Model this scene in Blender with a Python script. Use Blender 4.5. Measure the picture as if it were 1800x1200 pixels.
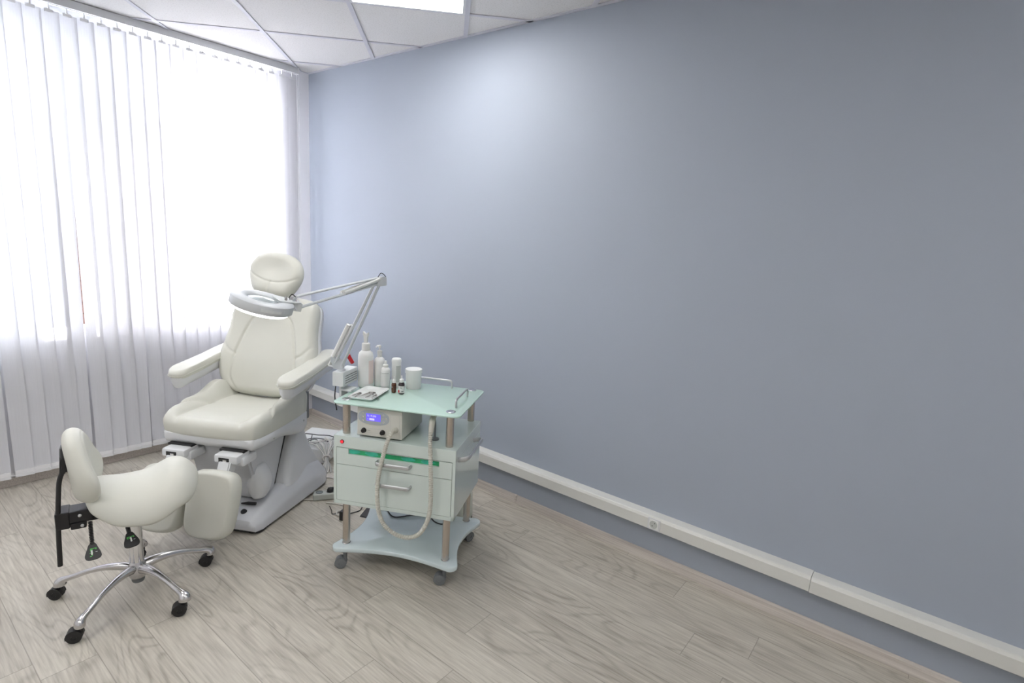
import bpy, bmesh, math, random
from mathutils import Vector, Matrix
random.seed(4)
for o in list(bpy.data.objects): bpy.data.objects.remove(o)
C = bpy.context.scene.collection
S = bpy.context.scene
PI = math.pi

# ------------------------------------------------------------------ camera
CAM_H = 1.589
yaw, pitch, roll, FPX = .9099, -.1908, .0597, 962.5
fw = Vector((math.sin(yaw)*math.cos(pitch), math.cos(yaw)*math.cos(pitch), math.sin(pitch)))
r0 = Vector((math.cos(yaw), -math.sin(yaw), 0)); u0 = r0.cross(fw)
rv = r0*math.cos(roll) + u0*math.sin(roll); uv = -r0*math.sin(roll) + u0*math.cos(roll)
cd = bpy.data.cameras.new('camera'); cam = bpy.data.objects.new('camera', cd); C.objects.link(cam)
M = Matrix((rv, uv, -fw)).transposed().to_4x4(); M.translation = Vector((0, 0, CAM_H)); cam.matrix_world = M
cd.sensor_width = 36; cd.lens = 36*FPX/1800; cd.clip_start = .05; cd.clip_end = 100
S.camera = cam

# ------------------------------------------------------------------ world, sun, exposure
W = bpy.data.worlds.new('world'); S.world = W; W.use_nodes = True
bg = W.node_tree.nodes['Background']; bg.inputs[0].default_value = (.97, .975, 1, 1); bg.inputs[1].default_value = 6.6
sl = bpy.data.lights.new('sun', 'SUN'); sun = bpy.data.objects.new('sun', sl); C.objects.link(sun)
sl.energy = 8; sl.angle = math.radians(.8); sl.color = (1, .97, .93)
sd = Vector((.10, -1, -.38)).normalized()            # travels into the room, down and towards the blue wall
sun.rotation_euler = sd.to_track_quat('-Z', 'Y').to_euler()
S.view_settings.view_transform = 'Standard'; S.view_settings.look = 'None'
S.view_settings.exposure = 1.80; S.view_settings.gamma = 1; S.view_settings.use_curve_mapping = False
PANEL = 4.8                                            # strength of the ceiling panels

# ------------------------------------------------------------------ materials
def mat(name, col, rough=.5, metal=0, noise=None, bump=None, coat=0, sub=0, spec=.5, emit=None, trans=0, aniso=0):
    m = bpy.data.materials.new(name); m.use_nodes = True
    nt = m.node_tree; p = nt.nodes['Principled BSDF']
    p.inputs['Base Color'].default_value = (*col, 1); p.inputs['Roughness'].default_value = rough
    p.inputs['Metallic'].default_value = metal; p.inputs['Coat Weight'].default_value = coat
    p.inputs['Coat Roughness'].default_value = .08
    p.inputs['Specular IOR Level'].default_value = spec
    p.inputs['Transmission Weight'].default_value = trans
    if emit: p.inputs['Emission Color'].default_value = (*emit[0], 1); p.inputs['Emission Strength'].default_value = emit[1]
    tc = nt.nodes.new('ShaderNodeTexCoord')
    sc, amt = noise or (30, .04)
    n = nt.nodes.new('ShaderNodeTexNoise'); n.inputs['Scale'].default_value = sc; n.inputs['Detail'].default_value = 3
    nt.links.new(tc.outputs['Object'], n.inputs['Vector'])
    r = nt.nodes.new('ShaderNodeMapRange'); r.inputs['To Min'].default_value = 1-amt; r.inputs['To Max'].default_value = 1+amt
    nt.links.new(n.outputs['Fac'], r.inputs['Value'])
    mx = nt.nodes.new('ShaderNodeVectorMath'); mx.operation = 'SCALE'; mx.inputs[0].default_value = col
    nt.links.new(r.outputs[0], mx.inputs['Scale']); nt.links.new(mx.outputs[0], p.inputs['Base Color'])
    if bump:
        b = nt.nodes.new('ShaderNodeBump'); b.inputs['Strength'].default_value = bump[1]; b.inputs['Distance'].default_value = bump[2] if len(bump) > 2 else .001
        n2 = nt.nodes.new('ShaderNodeTexNoise'); n2.inputs['Scale'].default_value = bump[0]; n2.inputs['Detail'].default_value = 4
        nt.links.new(tc.outputs['Object'], n2.inputs['Vector']); nt.links.new(n2.outputs['Fac'], b.inputs['Height'])
        nt.links.new(b.outputs[0], p.inputs['Normal'])
    return m

MT = dict(
 wall=mat('blue_wall_paint', (.357, .396, .465), .62, noise=(2, .02), bump=(220, .25, .0006), spec=.45),
 white_wall=mat('white_wall_paint', (.84, .84, .88), .7, noise=(2, .02)),
 far_wall=mat('room_wall_paint', (.80, .80, .80), .8, noise=(2, .02)),
 trunk=mat('white_pvc_trunking', (.68, .68, .65), .35, noise=(8, .02)),
 rail=mat('white_headrail', (.72, .73, .75), .35, noise=(8, .02)),
 clip=mat('clear_white_clip', (.82, .82, .84), .4),
 leather=mat('cream_leather', (.635, .635, .575), .42, noise=(14, .015), bump=(420, .25, .0006), spec=.4),
 plastic=mat('white_plastic', (.68, .69, .71), .32, noise=(10, .015), spec=.5),
 shell=mat('base_plastic', (.60, .61, .64), .35, noise=(10, .015), spec=.5),
 mint=mat('mint_white_lacquer', (.63, .71, .68), .16, noise=(6, .012), coat=.5, spec=.6),
 shelf=mat('pale_glossy_shelf', (.60, .69, .71), .12, noise=(6, .012), coat=.7, spec=.6),
 steel=mat('brushed_steel_tube', (.56, .50, .45), .26, 1, noise=(60, .05)),
 chrome=mat('polished_chrome', (.74, .74, .76), .12, 1, noise=(20, .02)),
 alu=mat('polished_aluminium', (.62, .61, .62), .22, 1, noise=(20, .03)),
 satin=mat('satin_metal', (.55, .56, .57), .35, .8, noise=(20, .03)),
 grey=mat('grey_plastic', (.17, .18, .19), .5),
 black=mat('black_plastic', (.012, .012, .014), .38, noise=(30, .1)),
 dark=mat('dark_recess', (.02, .02, .022), .6),
 lampw=mat('white_lamp_enamel', (.70, .73, .74), .4),
 lampg=mat('pale_grey_bars', (.64, .67, .70), .35),
 slot=mat('vent_slot_grey', (.16, .18, .18), .6),
 unit=mat('unit_ivory', (.62, .62, .57), .4),
 oval=mat('unit_grey_oval', (.42, .46, .49), .4),
 hose=mat('hose_ivory', (.56, .55, .49), .45),
 bottle=mat('white_bottle_plastic', (.78, .79, .78), .3, noise=(12, .01)),
 pump=mat('pump_white', (.72, .72, .70), .35),
 pink=mat('pale_pink_label', (.74, .63, .60), .5),
 greyl=mat('pale_grey_label', (.50, .52, .50), .5),
 labelw=mat('white_paper_label', (.72, .73, .72), .6),
 amber=mat('amber_glass', (.11, .035, .012), .12, coat=.6),
 darkg=mat('dark_glass', (.02, .012, .016), .1, coat=.6),
 red=mat('red_plastic', (.55, .012, .02), .35),
 redl=mat('red_lens', (.6, .01, .02), .25, emit=((1, .05, .08), .18)),
 green=mat('green_panel', (.03, .42, .17), .45, noise=(18, .35)),
 teal=mat('teal_plastic_bags', (.05, .52, .36), .3, noise=(40, .5)),
 lcd=mat('violet_lcd', (.1, .07, .6), .3, emit=((.14, .11, .93), .26)),
 lcdt=mat('lcd_figures', (.5, .5, .9), .3, emit=((.55, .5, 1), .30)),
 yellow=mat('yellow_print', (.55, .50, .22), .5),
 gtext=mat('green_print', (.08, .45, .08), .5),
 wtext=mat('white_print', (.6, .62, .6), .5),
 inst=mat('instrument_steel', (.38, .37, .36), .3, .7),
 cablew=mat('white_cable', (.58, .56, .52), .5),
 cableg=mat('grey_cable', (.42, .42, .40), .5),
 cableb=mat('black_cable', (.015, .015, .017), .45),
 strip=mat('grey_strip_plastic', (.42, .44, .41), .45),
 tray=mat('white_tray', (.74, .77, .77), .2, coat=.5),
 cream=mat('cream_bin', (.62, .65, .58), .35),
 bar=mat('ceiling_grid_metal', (.60, .60, .66), .5),
 brick=mat('red_brown_brick', (.10, .052, .042), .8, noise=(25, .3)),
 glassclear=mat('window_glass', (1, 1, 1), .0, trans=1),
 ground=mat('outside_ground', (.5, .5, .5), .9),
)

def nodes(m):
    nt = m.node_tree; nt.nodes.clear()
    def N(t, **k):
        n = nt.nodes.new('ShaderNode'+t)
        for a, b in k.items(): setattr(n, a, b)
        return n
    def L(a, b): nt.links.new(a, b)
    def MA(op, a, b=None, c=None):
        n = N('Math', operation=op)
        for i, v in enumerate((a, b, c)):
            if v is None: continue
            if isinstance(v, (int, float)): n.inputs[i].default_value = v
            else: L(v, n.inputs[i])
        return n.outputs[0]
    return nt, N, L, MA

def floor_material():
    m = bpy.data.materials.new('grey_oak_vinyl_planks'); m.use_nodes = True
    nt, N, L, MA = nodes(m)
    tc = N('TexCoord'); sp = N('SeparateXYZ'); L(tc.outputs['Object'], sp.inputs[0])
    X, Y = sp.outputs[0], sp.outputs[1]
    xr = MA('DIVIDE', MA('SUBTRACT', X, .482), .1637)
    row = MA('FLOOR', xr); fx = MA('FRACT', xr)
    wn = N('TexWhiteNoise', noise_dimensions='1D'); L(row, wn.inputs['W'])
    yr = MA('DIVIDE', MA('ADD', Y, MA('MULTIPLY', wn.outputs['Value'], 1.2)), 1.2)
    pid = MA('FLOOR', yr); fy = MA('FRACT', yr)
    cb = N('CombineXYZ'); L(row, cb.inputs[0]); L(pid, cb.inputs[1])
    wp = N('TexWhiteNoise', noise_dimensions='3D'); L(cb.outputs[0], wp.inputs['Vector'])
    rnd = wp.outputs['Value']
    # grain coordinates, shifted per plank
    def gvec(ax, ay, off):
        c = N('CombineXYZ'); L(MA('MULTIPLY', X, ax), c.inputs[0]); L(MA('ADD', MA('MULTIPLY', Y, ay), MA('MULTIPLY', rnd, off)), c.inputs[1])
        L(MA('MULTIPLY', rnd, 17), c.inputs[2]); return c.outputs[0]
    n1 = N('TexNoise'); n1.inputs['Scale'].default_value = 1; n1.inputs['Detail'].default_value = 1.5; n1.inputs['Roughness'].default_value = .45; n1.inputs['Distortion'].default_value = .25
    L(gvec(5.2, 1.25, 40), n1.inputs['Vector'])
    jit = N('TexNoise'); jit.inputs['Scale'].default_value = 1; jit.inputs['Detail'].default_value = 3; L(gvec(60, 12, 9), jit.inputs['Vector'])
    ph = MA('ADD', MA('MULTIPLY', n1.outputs['Fac'], 88), MA('MULTIPLY', jit.outputs['Fac'], 1.6))
    rings = MA('POWER', MA('MULTIPLY_ADD', MA('SINE', ph), .5, .5), 4.5)
    # rings are strong only in the cathedral patches
    pm = N('TexNoise'); pm.inputs['Scale'].default_value = 1; L(gvec(3.5, 1.3, 21), pm.inputs['Vector'])
    mr = N('MapRange'); mr.inputs['From Min'].default_value = .42; mr.inputs['From Max'].default_value = .62; mr.inputs['To Min'].default_value = .12; mr.inputs['To Max'].default_value = 1; L(pm.outputs['Fac'], mr.inputs['Value'])
    rings = MA('MULTIPLY', rings, mr.outputs[0])
    fine = N('TexNoise'); fine.inputs['Scale'].default_value = 1; fine.inputs['Detail'].default_value = 4; L(gvec(130, 7, 9), fine.inputs['Vector'])
    fine2 = N('TexNoise'); fine2.inputs['Scale'].default_value = 1; fine2.inputs['Detail'].default_value = 3; L(gvec(22, 2.2, 13), fine2.inputs['Vector'])
    # light and dark tone
    v = MA('ADD', MA('MULTIPLY', fine.outputs['Fac'], .75), MA('ADD', MA('MULTIPLY', fine2.outputs['Fac'], .36), .08))
    v = MA('SUBTRACT', v, MA('MULTIPLY', rings, .20))
    v = MA('ADD', v, MA('MULTIPLY', MA('SUBTRACT', rnd, .5), .10))
    cr = N('ValToRGB'); cr.color_ramp.elements[0].position = .30; cr.color_ramp.elements[0].color = (.32, .288, .245, 1)
    cr.color_ramp.elements[1].position = .85; cr.color_ramp.elements[1].color = (.60, .565, .495, 1)
    L(v, cr.inputs[0])
    ex = MA('MINIMUM', fx, MA('SUBTRACT', 1, fx)); ey = MA('MINIMUM', fy, MA('SUBTRACT', 1, fy))
    sx = MA('LESS_THAN', ex, .0095); sy = MA('LESS_THAN', ey, .0013)
    seam = MA('MAXIMUM', sx, sy)
    mx = N('Mix', data_type='RGBA'); mx.inputs[7].default_value = (.17, .145, .125, 1)
    L(MA('MULTIPLY', seam, .5), mx.inputs[0]); L(cr.outputs[0], mx.inputs[6])
    p = N('BsdfPrincipled'); p.inputs['Roughness'].default_value = .42; p.inputs['Specular IOR Level'].default_value = .4
    L(mx.outputs[2], p.inputs['Base Color'])
    b = N('Bump'); b.inputs['Strength'].default_value = .25; b.inputs['Distance'].default_value = .001
    L(MA('SUBTRACT', fine.outputs['Fac'], seam), b.inputs['Height']); L(b.outputs[0], p.inputs['Normal'])
    o = N('OutputMaterial'); L(p.outputs[0], o.inputs[0]); return m
MT['floor'] = floor_material()

def skirting_material():
    m = bpy.data.materials.new('grey_oak_skirting'); m.use_nodes = True
    nt, N, L, MA = nodes(m)
    tc = N('TexCoord'); mp = N('Mapping'); mp.inputs['Scale'].default_value = (150, 2.5, 150); L(tc.outputs['Object'], mp.inputs[0])
    n = N('TexNoise'); n.inputs['Scale'].default_value = 1; n.inputs['Detail'].default_value = 4; L(mp.outputs[0], n.inputs['Vector'])
    cr = N('ValToRGB'); cr.color_ramp.elements[0].position = .3; cr.color_ramp.elements[0].color = (.44, .395, .36, 1)
    cr.color_ramp.elements[1].position = .7; cr.color_ramp.elements[1].color = (.63, .58, .53, 1); L(n.outputs['Fac'], cr.inputs[0])
    p = N('BsdfPrincipled'); p.inputs['Roughness'].default_value = .4; L(cr.outputs[0], p.inputs['Base Color'])
    o = N('OutputMaterial'); L(p.outputs[0], o.inputs[0]); return m
MT['skirting'] = skirting_material()

def tile_material():
    m = bpy.data.materials.new('mineral_ceiling_tile'); m.use_nodes = True
    nt, N, L, MA = nodes(m)
    tc = N('TexCoord')
    n = N('TexNoise'); n.inputs['Scale'].default_value = 130; n.inputs['Detail'].default_value = 3; L(tc.outputs['Object'], n.inputs['Vector'])
    cr = N('ValToRGB'); cr.color_ramp.elements[0].position = .30; cr.color_ramp.elements[0].color = (.62, .61, .60, 1)
    cr.color_ramp.elements[1].position = .47; cr.color_ramp.elements[1].color = (.74, .73, .73, 1); L(n.outputs['Fac'], cr.inputs[0])
    p = N('BsdfPrincipled'); p.inputs['Roughness'].default_value = .9; L(cr.outputs[0], p.inputs['Base Color'])
    b = N('Bump'); b.inputs['Strength'].default_value = .4; b.inputs['Distance'].default_value = .002; L(n.outputs['Fac'], b.inputs['Height']); L(b.outputs[0], p.inputs['Normal'])
    o = N('OutputMaterial'); L(p.outputs[0], o.inputs[0]); return m
MT['tile'] = tile_material()

def fabric_material(name, col, tr, fac):
    m = bpy.data.materials.new(name); m.use_nodes = True
    nt, N, L, MA = nodes(m)
    tc = N('TexCoord'); mp = N('Mapping'); mp.inputs['Scale'].default_value = (450, 450, 3); L(tc.outputs['Object'], mp.inputs[0])
    n = N('TexNoise'); n.inputs['Scale'].default_value = 1; n.inputs['Detail'].default_value = 2; L(mp.outputs[0], n.inputs['Vector'])
    mr = N('MapRange'); mr.inputs['To Min'].default_value = .93; mr.inputs['To Max'].default_value = 1.05; L(n.outputs['Fac'], mr.inputs['Value'])
    def scaled(c):
        s = N('VectorMath', operation='SCALE'); s.inputs[0].default_value = c; L(mr.outputs[0], s.inputs['Scale']); return s.outputs[0]
    d = N('BsdfDiffuse'); L(scaled(col), d.inputs[0]); t = N('BsdfTranslucent'); L(scaled(tr), t.inputs[0])
    mx = N('MixShader'); mx.inputs[0].default_value = fac; L(d.outputs[0], mx.inputs[1]); L(t.outputs[0], mx.inputs[2])
    o = N('OutputMaterial'); L(mx.outputs[0], o.inputs[0]); return m
MT['slat'] = fabric_material('white_blind_fabric', (.80, .80, .83), (.84, .84, .86), .42)
MT['added_frost'] = fabric_material('added_frosted_pane', (.55, .55, .55), (.62, .64, .66), .8)  # made-up frosting that scatters the sun before it reaches the blind

def glass_top_material():
    m = bpy.data.materials.new('frosted_mint_glass'); m.use_nodes = True
    nt, N, L, MA = nodes(m)
    tc = N('TexCoord'); n = N('TexNoise'); n.inputs['Scale'].default_value = 5; L(tc.outputs['Object'], n.inputs['Vector'])
    mr = N('MapRange'); mr.inputs['To Min'].default_value = .97; mr.inputs['To Max'].default_value = 1.03; L(n.outputs['Fac'], mr.inputs['Value'])
    s = N('VectorMath', operation='SCALE'); s.inputs[0].default_value = (.60, .79, .71); L(mr.outputs[0], s.inputs['Scale'])
    d = N('BsdfPrincipled'); d.inputs['Roughness'].default_value = .1; L(s.outputs[0], d.inputs['Base Color']); d.inputs['Coat Weight'].default_value = .3
    t = N('BsdfTranslucent'); t.inputs[0].default_value = (.45, .8, .65, 1)
    mx = N('MixShader'); mx.inputs[0].default_value = .15; L(d.outputs[0], mx.inputs[1]); L(t.outputs[0], mx.inputs[2])
    o = N('OutputMaterial'); L(mx.outputs[0], o.inputs[0]); return m
MT['glass'] = glass_top_material()

def emit_material(name, col, st):
    m = bpy.data.materials.new(name); m.use_nodes = True
    nt, N, L, MA = nodes(m)
    e = N('Emission'); e.inputs[0].default_value = (*col, 1); e.inputs[1].default_value = st
    o = N('OutputMaterial'); L(e.outputs[0], o.inputs[0]); return m
MT['panel'] = emit_material('ceiling_panel_light', (1, .985, .96), PANEL)
MT['tube'] = emit_material('ring_tube_light', (1, 1, 1), 1.6)
def lens_material():
    m = bpy.data.materials.new('magnifier_glass'); m.use_nodes = True
    nt, N, L, MA = nodes(m)
    g = N('BsdfGlass'); g.inputs['IOR'].default_value = 1.45; g.inputs[0].default_value = (.93, .97, .97, 1)
    d = N('BsdfDiffuse'); d.inputs[0].default_value = (.7, .74, .76, 1)
    mx = N('MixShader'); mx.inputs[0].default_value = .35; L(g.outputs[0], mx.inputs[1]); L(d.outputs[0], mx.inputs[2])
    o = N('OutputMaterial'); L(mx.outputs[0], o.inputs[0]); return m
MT['lens'] = lens_material()

# ------------------------------------------------------------------ object helpers
def link(name, bm, m, parent=None, smooth=35, loc=None, label=None):
    bmesh.ops.recalc_face_normals(bm, faces=bm.faces)
    me = bpy.data.meshes.new(name); bm.to_mesh(me); bm.free()
    mm = m if isinstance(m, (list, tuple)) else [m]
    for x in mm: me.materials.append(MT[x])
    if smooth:
        for p in me.polygons: p.use_smooth = True
        me.set_sharp_from_angle(angle=math.radians(smooth))
    o = bpy.data.objects.new(name, me); C.objects.link(o)
    if smooth and smooth <= 45:
        wn = o.modifiers.new('weighted', 'WEIGHTED_NORMAL'); wn.keep_sharp = True
    if parent: o.parent = parent
    if loc: o.location = loc
    if label: o['label'] = label
    return o
def tag(o, label, cat, group=None, kind=None):
    o['label'] = label; o['category'] = cat
    if group: o['group'] = group
    if kind: o['kind'] = kind
    return o
def struct(o): o['kind'] = 'structure'; return o
def thing(name, label, cat, loc=(0, 0, 0), rz=0, group=None):
    o = bpy.data.objects.new(name, None); C.objects.link(o); o.location = loc; o.rotation_euler = (0, 0, rz)
    o.empty_display_size = .05
    return tag(o, label, cat, group)
def NB(): return bmesh.new()
def box(bm, x0, x1, y0, y1, z0, z1, bev=0, seg=2, Mx=None, mi=0):
    b = bmesh.new(); bmesh.ops.create_cube(b, size=1)
    for v in b.verts: v.co = Vector(((x0+x1)/2+v.co.x*(x1-x0), (y0+y1)/2+v.co.y*(y1-y0), (z0+z1)/2+v.co.z*(z1-z0)))
    if bev: bmesh.ops.bevel(b, geom=b.edges[:], offset=bev, segments=seg, profile=.5, affect='EDGES')
    merge(bm, b, Mx, mi); return bm
def merge(bm, b, Mx=None, mi=0):
    vs = {}
    for v in b.verts: vs[v] = bm.verts.new(Mx @ v.co if Mx else v.co)
    for f in b.faces:
        try: nf = bm.faces.new([vs[v] for v in f.verts]); nf.material_index = mi
        except ValueError: pass
    b.free()
def frames(pts):
    P = [Vector(p) for p in pts]; T = []
    for i in range(len(P)):
        a = P[max(i-1, 0)]; b = P[min(i+1, len(P)-1)]; T.append((b-a).normalized())
    n = T[0].orthogonal().normalized(); out = []
    for i, t in enumerate(T):
        n = (n - t*n.dot(t)).normalized(); out.append((P[i], n, t.cross(n)))
    return out
def tube(bm, pts, r, n=12, ell=None, up=None, Mx=None, mi=0):
    fr = frames(pts); R = r if isinstance(r, (list, tuple)) else [r]*len(pts); rings = []
    for i, (p, a, b) in enumerate(fr):
        if up is not None:
            t = (Vector(pts[min(i+1, len(pts)-1)])-Vector(pts[max(i-1, 0)])).normalized()
            a = t.cross(Vector(up)).normalized(); b = a.cross(t)
        ea, eb = (ell if ell else (1, 1))
        rings.append([bm.verts.new((Mx @ (p+a*math.cos(k*2*PI/n)*R[i]*ea+b*math.sin(k*2*PI/n)*R[i]*eb)) if Mx else p+a*math.cos(k*2*PI/n)*R[i]*ea+b*math.sin(k*2*PI/n)*R[i]*eb) for k in range(n)])
    for i in range(len(rings)-1):
        for k in range(n):
            f = bm.faces.new((rings[i][k], rings[i][(k+1) % n], rings[i+1][(k+1) % n], rings[i+1][k])); f.material_index = mi
    f = bm.faces.new(rings[0][::-1]); f.material_index = mi; f = bm.faces.new(rings[-1]); f.material_index = mi
    return bm
def smooth_path(pts, n=8, closed=False):
    P = [Vector(p) for p in pts]; out = []; L = len(P)
    for i in range(L if closed else L-1):
        if closed: p0, p1, p2, p3 = P[i-1], P[i], P[(i+1) % L], P[(i+2) % L]
        else: p0, p1, p2, p3 = P[max(i-1, 0)], P[i], P[i+1], P[min(i+2, L-1)]
        for k in range(n):
            t = k/n
            out.append(.5*((2*p1)+(-p0+p2)*t+(2*p0-5*p1+4*p2-p3)*t*t+(-p0+3*p1-3*p2+p3)*t**3))
    if not closed: out.append(P[-1])
    return out
def resample(P, step):
    out = [P[0]]; acc = 0
    for a, b in zip(P, P[1:]):
        d = (b-a).length; t = step-acc
        while t <= d: out.append(a+(b-a)*(t/d)); t += step
        acc = (acc+d) % step if d else acc
    return out
def lathe(bm, prof, n=32, Mx=None, mi=0, cx=0, cy=0, sq=1):
    rings = []
    for r, z in prof:
        r = max(r, 1e-5)
        rings.append([bm.verts.new((Mx @ Vector((cx+r*math.cos(k*2*PI/n), cy+r*sq*math.sin(k*2*PI/n), z))) if Mx else Vector((cx+r*math.cos(k*2*PI/n), cy+r*sq*math.sin(k*2*PI/n), z))) for k in range(n)])
    for i in range(len(rings)-1):
        for k in range(n):
            f = bm.faces.new((rings[i][k], rings[i][(k+1) % n], rings[i+1][(k+1) % n], rings[i+1][k])); f.material_index = mi
    for q in (rings[0][::-1], rings[-1]):
        f = bm.faces.new(q); f.material_index = mi
    return bm
def loft(bm, rings, cap=True, Mx=None, mi=0):
    R = [[bm.verts.new(Mx @ Vector(p) if Mx else Vector(p)) for p in r] for r in rings]; n = len(R[0])
    for i in range(len(R)-1):
        for k in range(n):
            f = bm.faces.new((R[i][k], R[i][(k+1) % n], R[i+1][(k+1) % n], R[i+1][k])); f.material_index = mi
    if cap:
        f = bm.faces.new(R[0][::-1]); f.material_index = mi; f = bm.faces.new(R[-1]); f.material_index = mi
    return bm
def rrect(x0, x1, y0, y1, r, n=6):
    out = []
    rr = r if isinstance(r, (list, tuple)) else [r]*4
    for (cx, cy, a, q) in ((x1-rr[0], y1-rr[0], 0, rr[0]), (x0+rr[1], y1-rr[1], 90, rr[1]), (x0+rr[2], y0+rr[2], 180, rr[2]), (x1-rr[3], y0+rr[3], 270, rr[3])):
        for k in range(n+1):
            t = math.radians(a+90*k/n); out.append((cx+q*math.cos(t), cy+q*math.sin(t)))
    return out
def plate(bm, outline, z0, z1, bev=.002, Mx=None, mi=0):
    c = Vector((sum(p[0] for p in outline)/len(outline), sum(p[1] for p in outline)/len(outline), 0))
    def ins(d, z):
        o = []; n = len(outline)
        for i, p in enumerate(outline):
            a = Vector(outline[i-1]); b = Vector(outline[(i+1) % n]); t = (b-a)
            nn = Vector((t.y, -t.x)).normalized() if t.length > 1e-9 else Vector((0, 0))
            o.append((p[0]-nn.x*d, p[1]-nn.y*d, z))
        return o
    return loft(bm, [ins(bev, z0), ins(bev*.3, z0+bev*.3), ins(0, z0+bev), ins(0, z1-bev), ins(bev*.3, z1-bev*.3), ins(bev, z1)], Mx=Mx, mi=mi)
def segdist(p, poly):
    best = 9
    for (ax, ay), (bx, by) in zip(poly, poly[1:]):
        dx, dy = bx-ax, by-ay; L2 = dx*dx+dy*dy+1e-12
        t = max(0, min(1, ((p[0]-ax)*dx+(p[1]-ay)*dy)/L2)); d = math.hypot(p[0]-ax-t*dx, p[1]-ay-t*dy)
        if d < best: best = d
    return best
def spoly(pts, n=6, closed=False):
    q = [(v.x, v.y) for v in smooth_path([(a, b, 0) for a, b in pts], n, closed)]
    if closed: q.append(q[0])
    return q
def sstep(x, a, b):
    t = max(0, min(1, (x-a)/(b-a))); return t*t*(3-2*t)
def gauss(x, s): return math.exp(-(x/s)**2)
def cushion(bm, outline, th, top=None, bot=None, edge=.03, dome=.01, grooves=(), gw=.005, gd=.004, bend=None, nphi=150, nr=56, center=None, edge_b=None):
    """closed upholstered pad over an outline; grooves are stitched seams in its top surface"""
    ol = spoly(outline, 8, True)[:-1]
    # resample by arclength
    per = [0]
    for i in range(len(ol)): per.append(per[-1]+math.dist(ol[i], ol[(i+1) % len(ol)]))
    q = []; j = 0
    for k in range(nphi):
        s = per[-1]*k/nphi
        while per[j+1] < s: j += 1
        a, b = ol[j % len(ol)], ol[(j+1) % len(ol)]; t = (s-per[j])/max(per[j+1]-per[j], 1e-9)
        q.append((a[0]+(b[0]-a[0])*t, a[1]+(b[1]-a[1])*t))
    cx, cy = center or (sum(p[0] for p in q)/nphi, sum(p[1] for p in q)/nphi)
    eb = edge_b or edge
    S_ = [1-(1-i/nr)**1.25 if i < nr else 1 for i in range(1, nr+1)]
    def h(x, y, s, side):
        if s < 1e-3: return (th/2+dome if side > 0 else -th/2)+(top(cx, cy) if top and (side > 0 or not bot) else 0)+(bot(cx, cy) if bot and side < 0 else 0)
        R = math.hypot(x-cx, y-cy)/max(s, 1e-6); d = (1-s)*R; e = edge if side > 0 else eb
        k = 1-min(1, d/e); rd = math.sqrt(max(0, 1-k*k))
        if side > 0:
            z = th/2*rd + dome*(1-s*s)
            if top: z += top(x, y)
            if s < .995:
                for g in grooves:
                    dd = segdist((x, y), g)
                    if dd < gw*3: z -= gd*math.exp(-(dd/gw)**2)
        else:
            z = -th/2*rd
            if top and not bot: z += top(x, y)
            if bot: z += bot(x, y)
        return z
    def pt(x, y, z): return Vector(bend(x, y, z)) if bend else Vector((x, y, z))
    def surf(side):
        rings = []
        for s in (S_ if side > 0 else S_[1::2][:-1]+[1.0] if S_[1::2][-1] != 1 else S_[1::2]):
            rings.append([(x, y, h(x, y, s, side)) for x, y in ((cx+(p[0]-cx)*s, cy+(p[1]-cy)*s) for p in q)])
        return rings
    tr = surf(1); br = surf(-1)
    cT = bm.verts.new(pt(cx, cy, h(cx+1e-7, cy, 1e-5, 1))); cB = bm.verts.new(pt(cx, cy, h(cx+1e-7, cy, 1e-5, -1)))
    RT = [[bm.verts.new(pt(*p)) for p in r] for r in tr]; RB = [[bm.verts.new(pt(*p)) for p in r] for r in br[:-1]]+[RT[-1]]
    for c, R, fl in ((cT, RT, 0), (cB, RB, 1)):
        for k in range(nphi):
            f = (c, R[0][k], R[0][(k+1) % nphi]); bm.faces.new(f[::-1] if fl else f)
        for i in range(len(R)-1):
            for k in range(nphi):
                f = (R[i][k], R[i+1][k], R[i+1][(k+1) % nphi], R[i][(k+1) % nphi]); bm.faces.new(f[::-1] if fl else f)
    return bm
def cable(name, pts, r, m, label=None, cat='cable', parent=None, n=8, sm=8):
    bm = NB(); tube(bm, smooth_path(pts, sm), r, n)
    o = link(name, bm, m, parent, 60)
    if label and not parent: tag(o, label, cat)
    return o
def text(bm, s, size, Mx, mi=0, ext=.0002):
    cu = bpy.data.curves.new('t', 'FONT'); cu.body = s; cu.size = size; cu.extrude = ext; cu.resolution_u = 2
    ob = bpy.data.objects.new('t', cu); C.objects.link(ob)
    dg = bpy.context.evaluated_depsgraph_get(); me = bpy.data.meshes.new_from_object(ob.evaluated_get(dg))
    b = bmesh.new(); b.from_mesh(me); merge(bm, b, Mx, mi)
    bpy.data.objects.remove(ob); bpy.data.curves.remove(cu); bpy.data.meshes.remove(me)
def RX(a): return Matrix.Rotation(math.radians(a), 4, 'X')
def RY(a): return Matrix.Rotation(math.radians(a), 4, 'Y')
def RZ(a): return Matrix.Rotation(math.radians(a), 4, 'Z')
def TR(*v): return Matrix.Translation(Vector(v))

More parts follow.
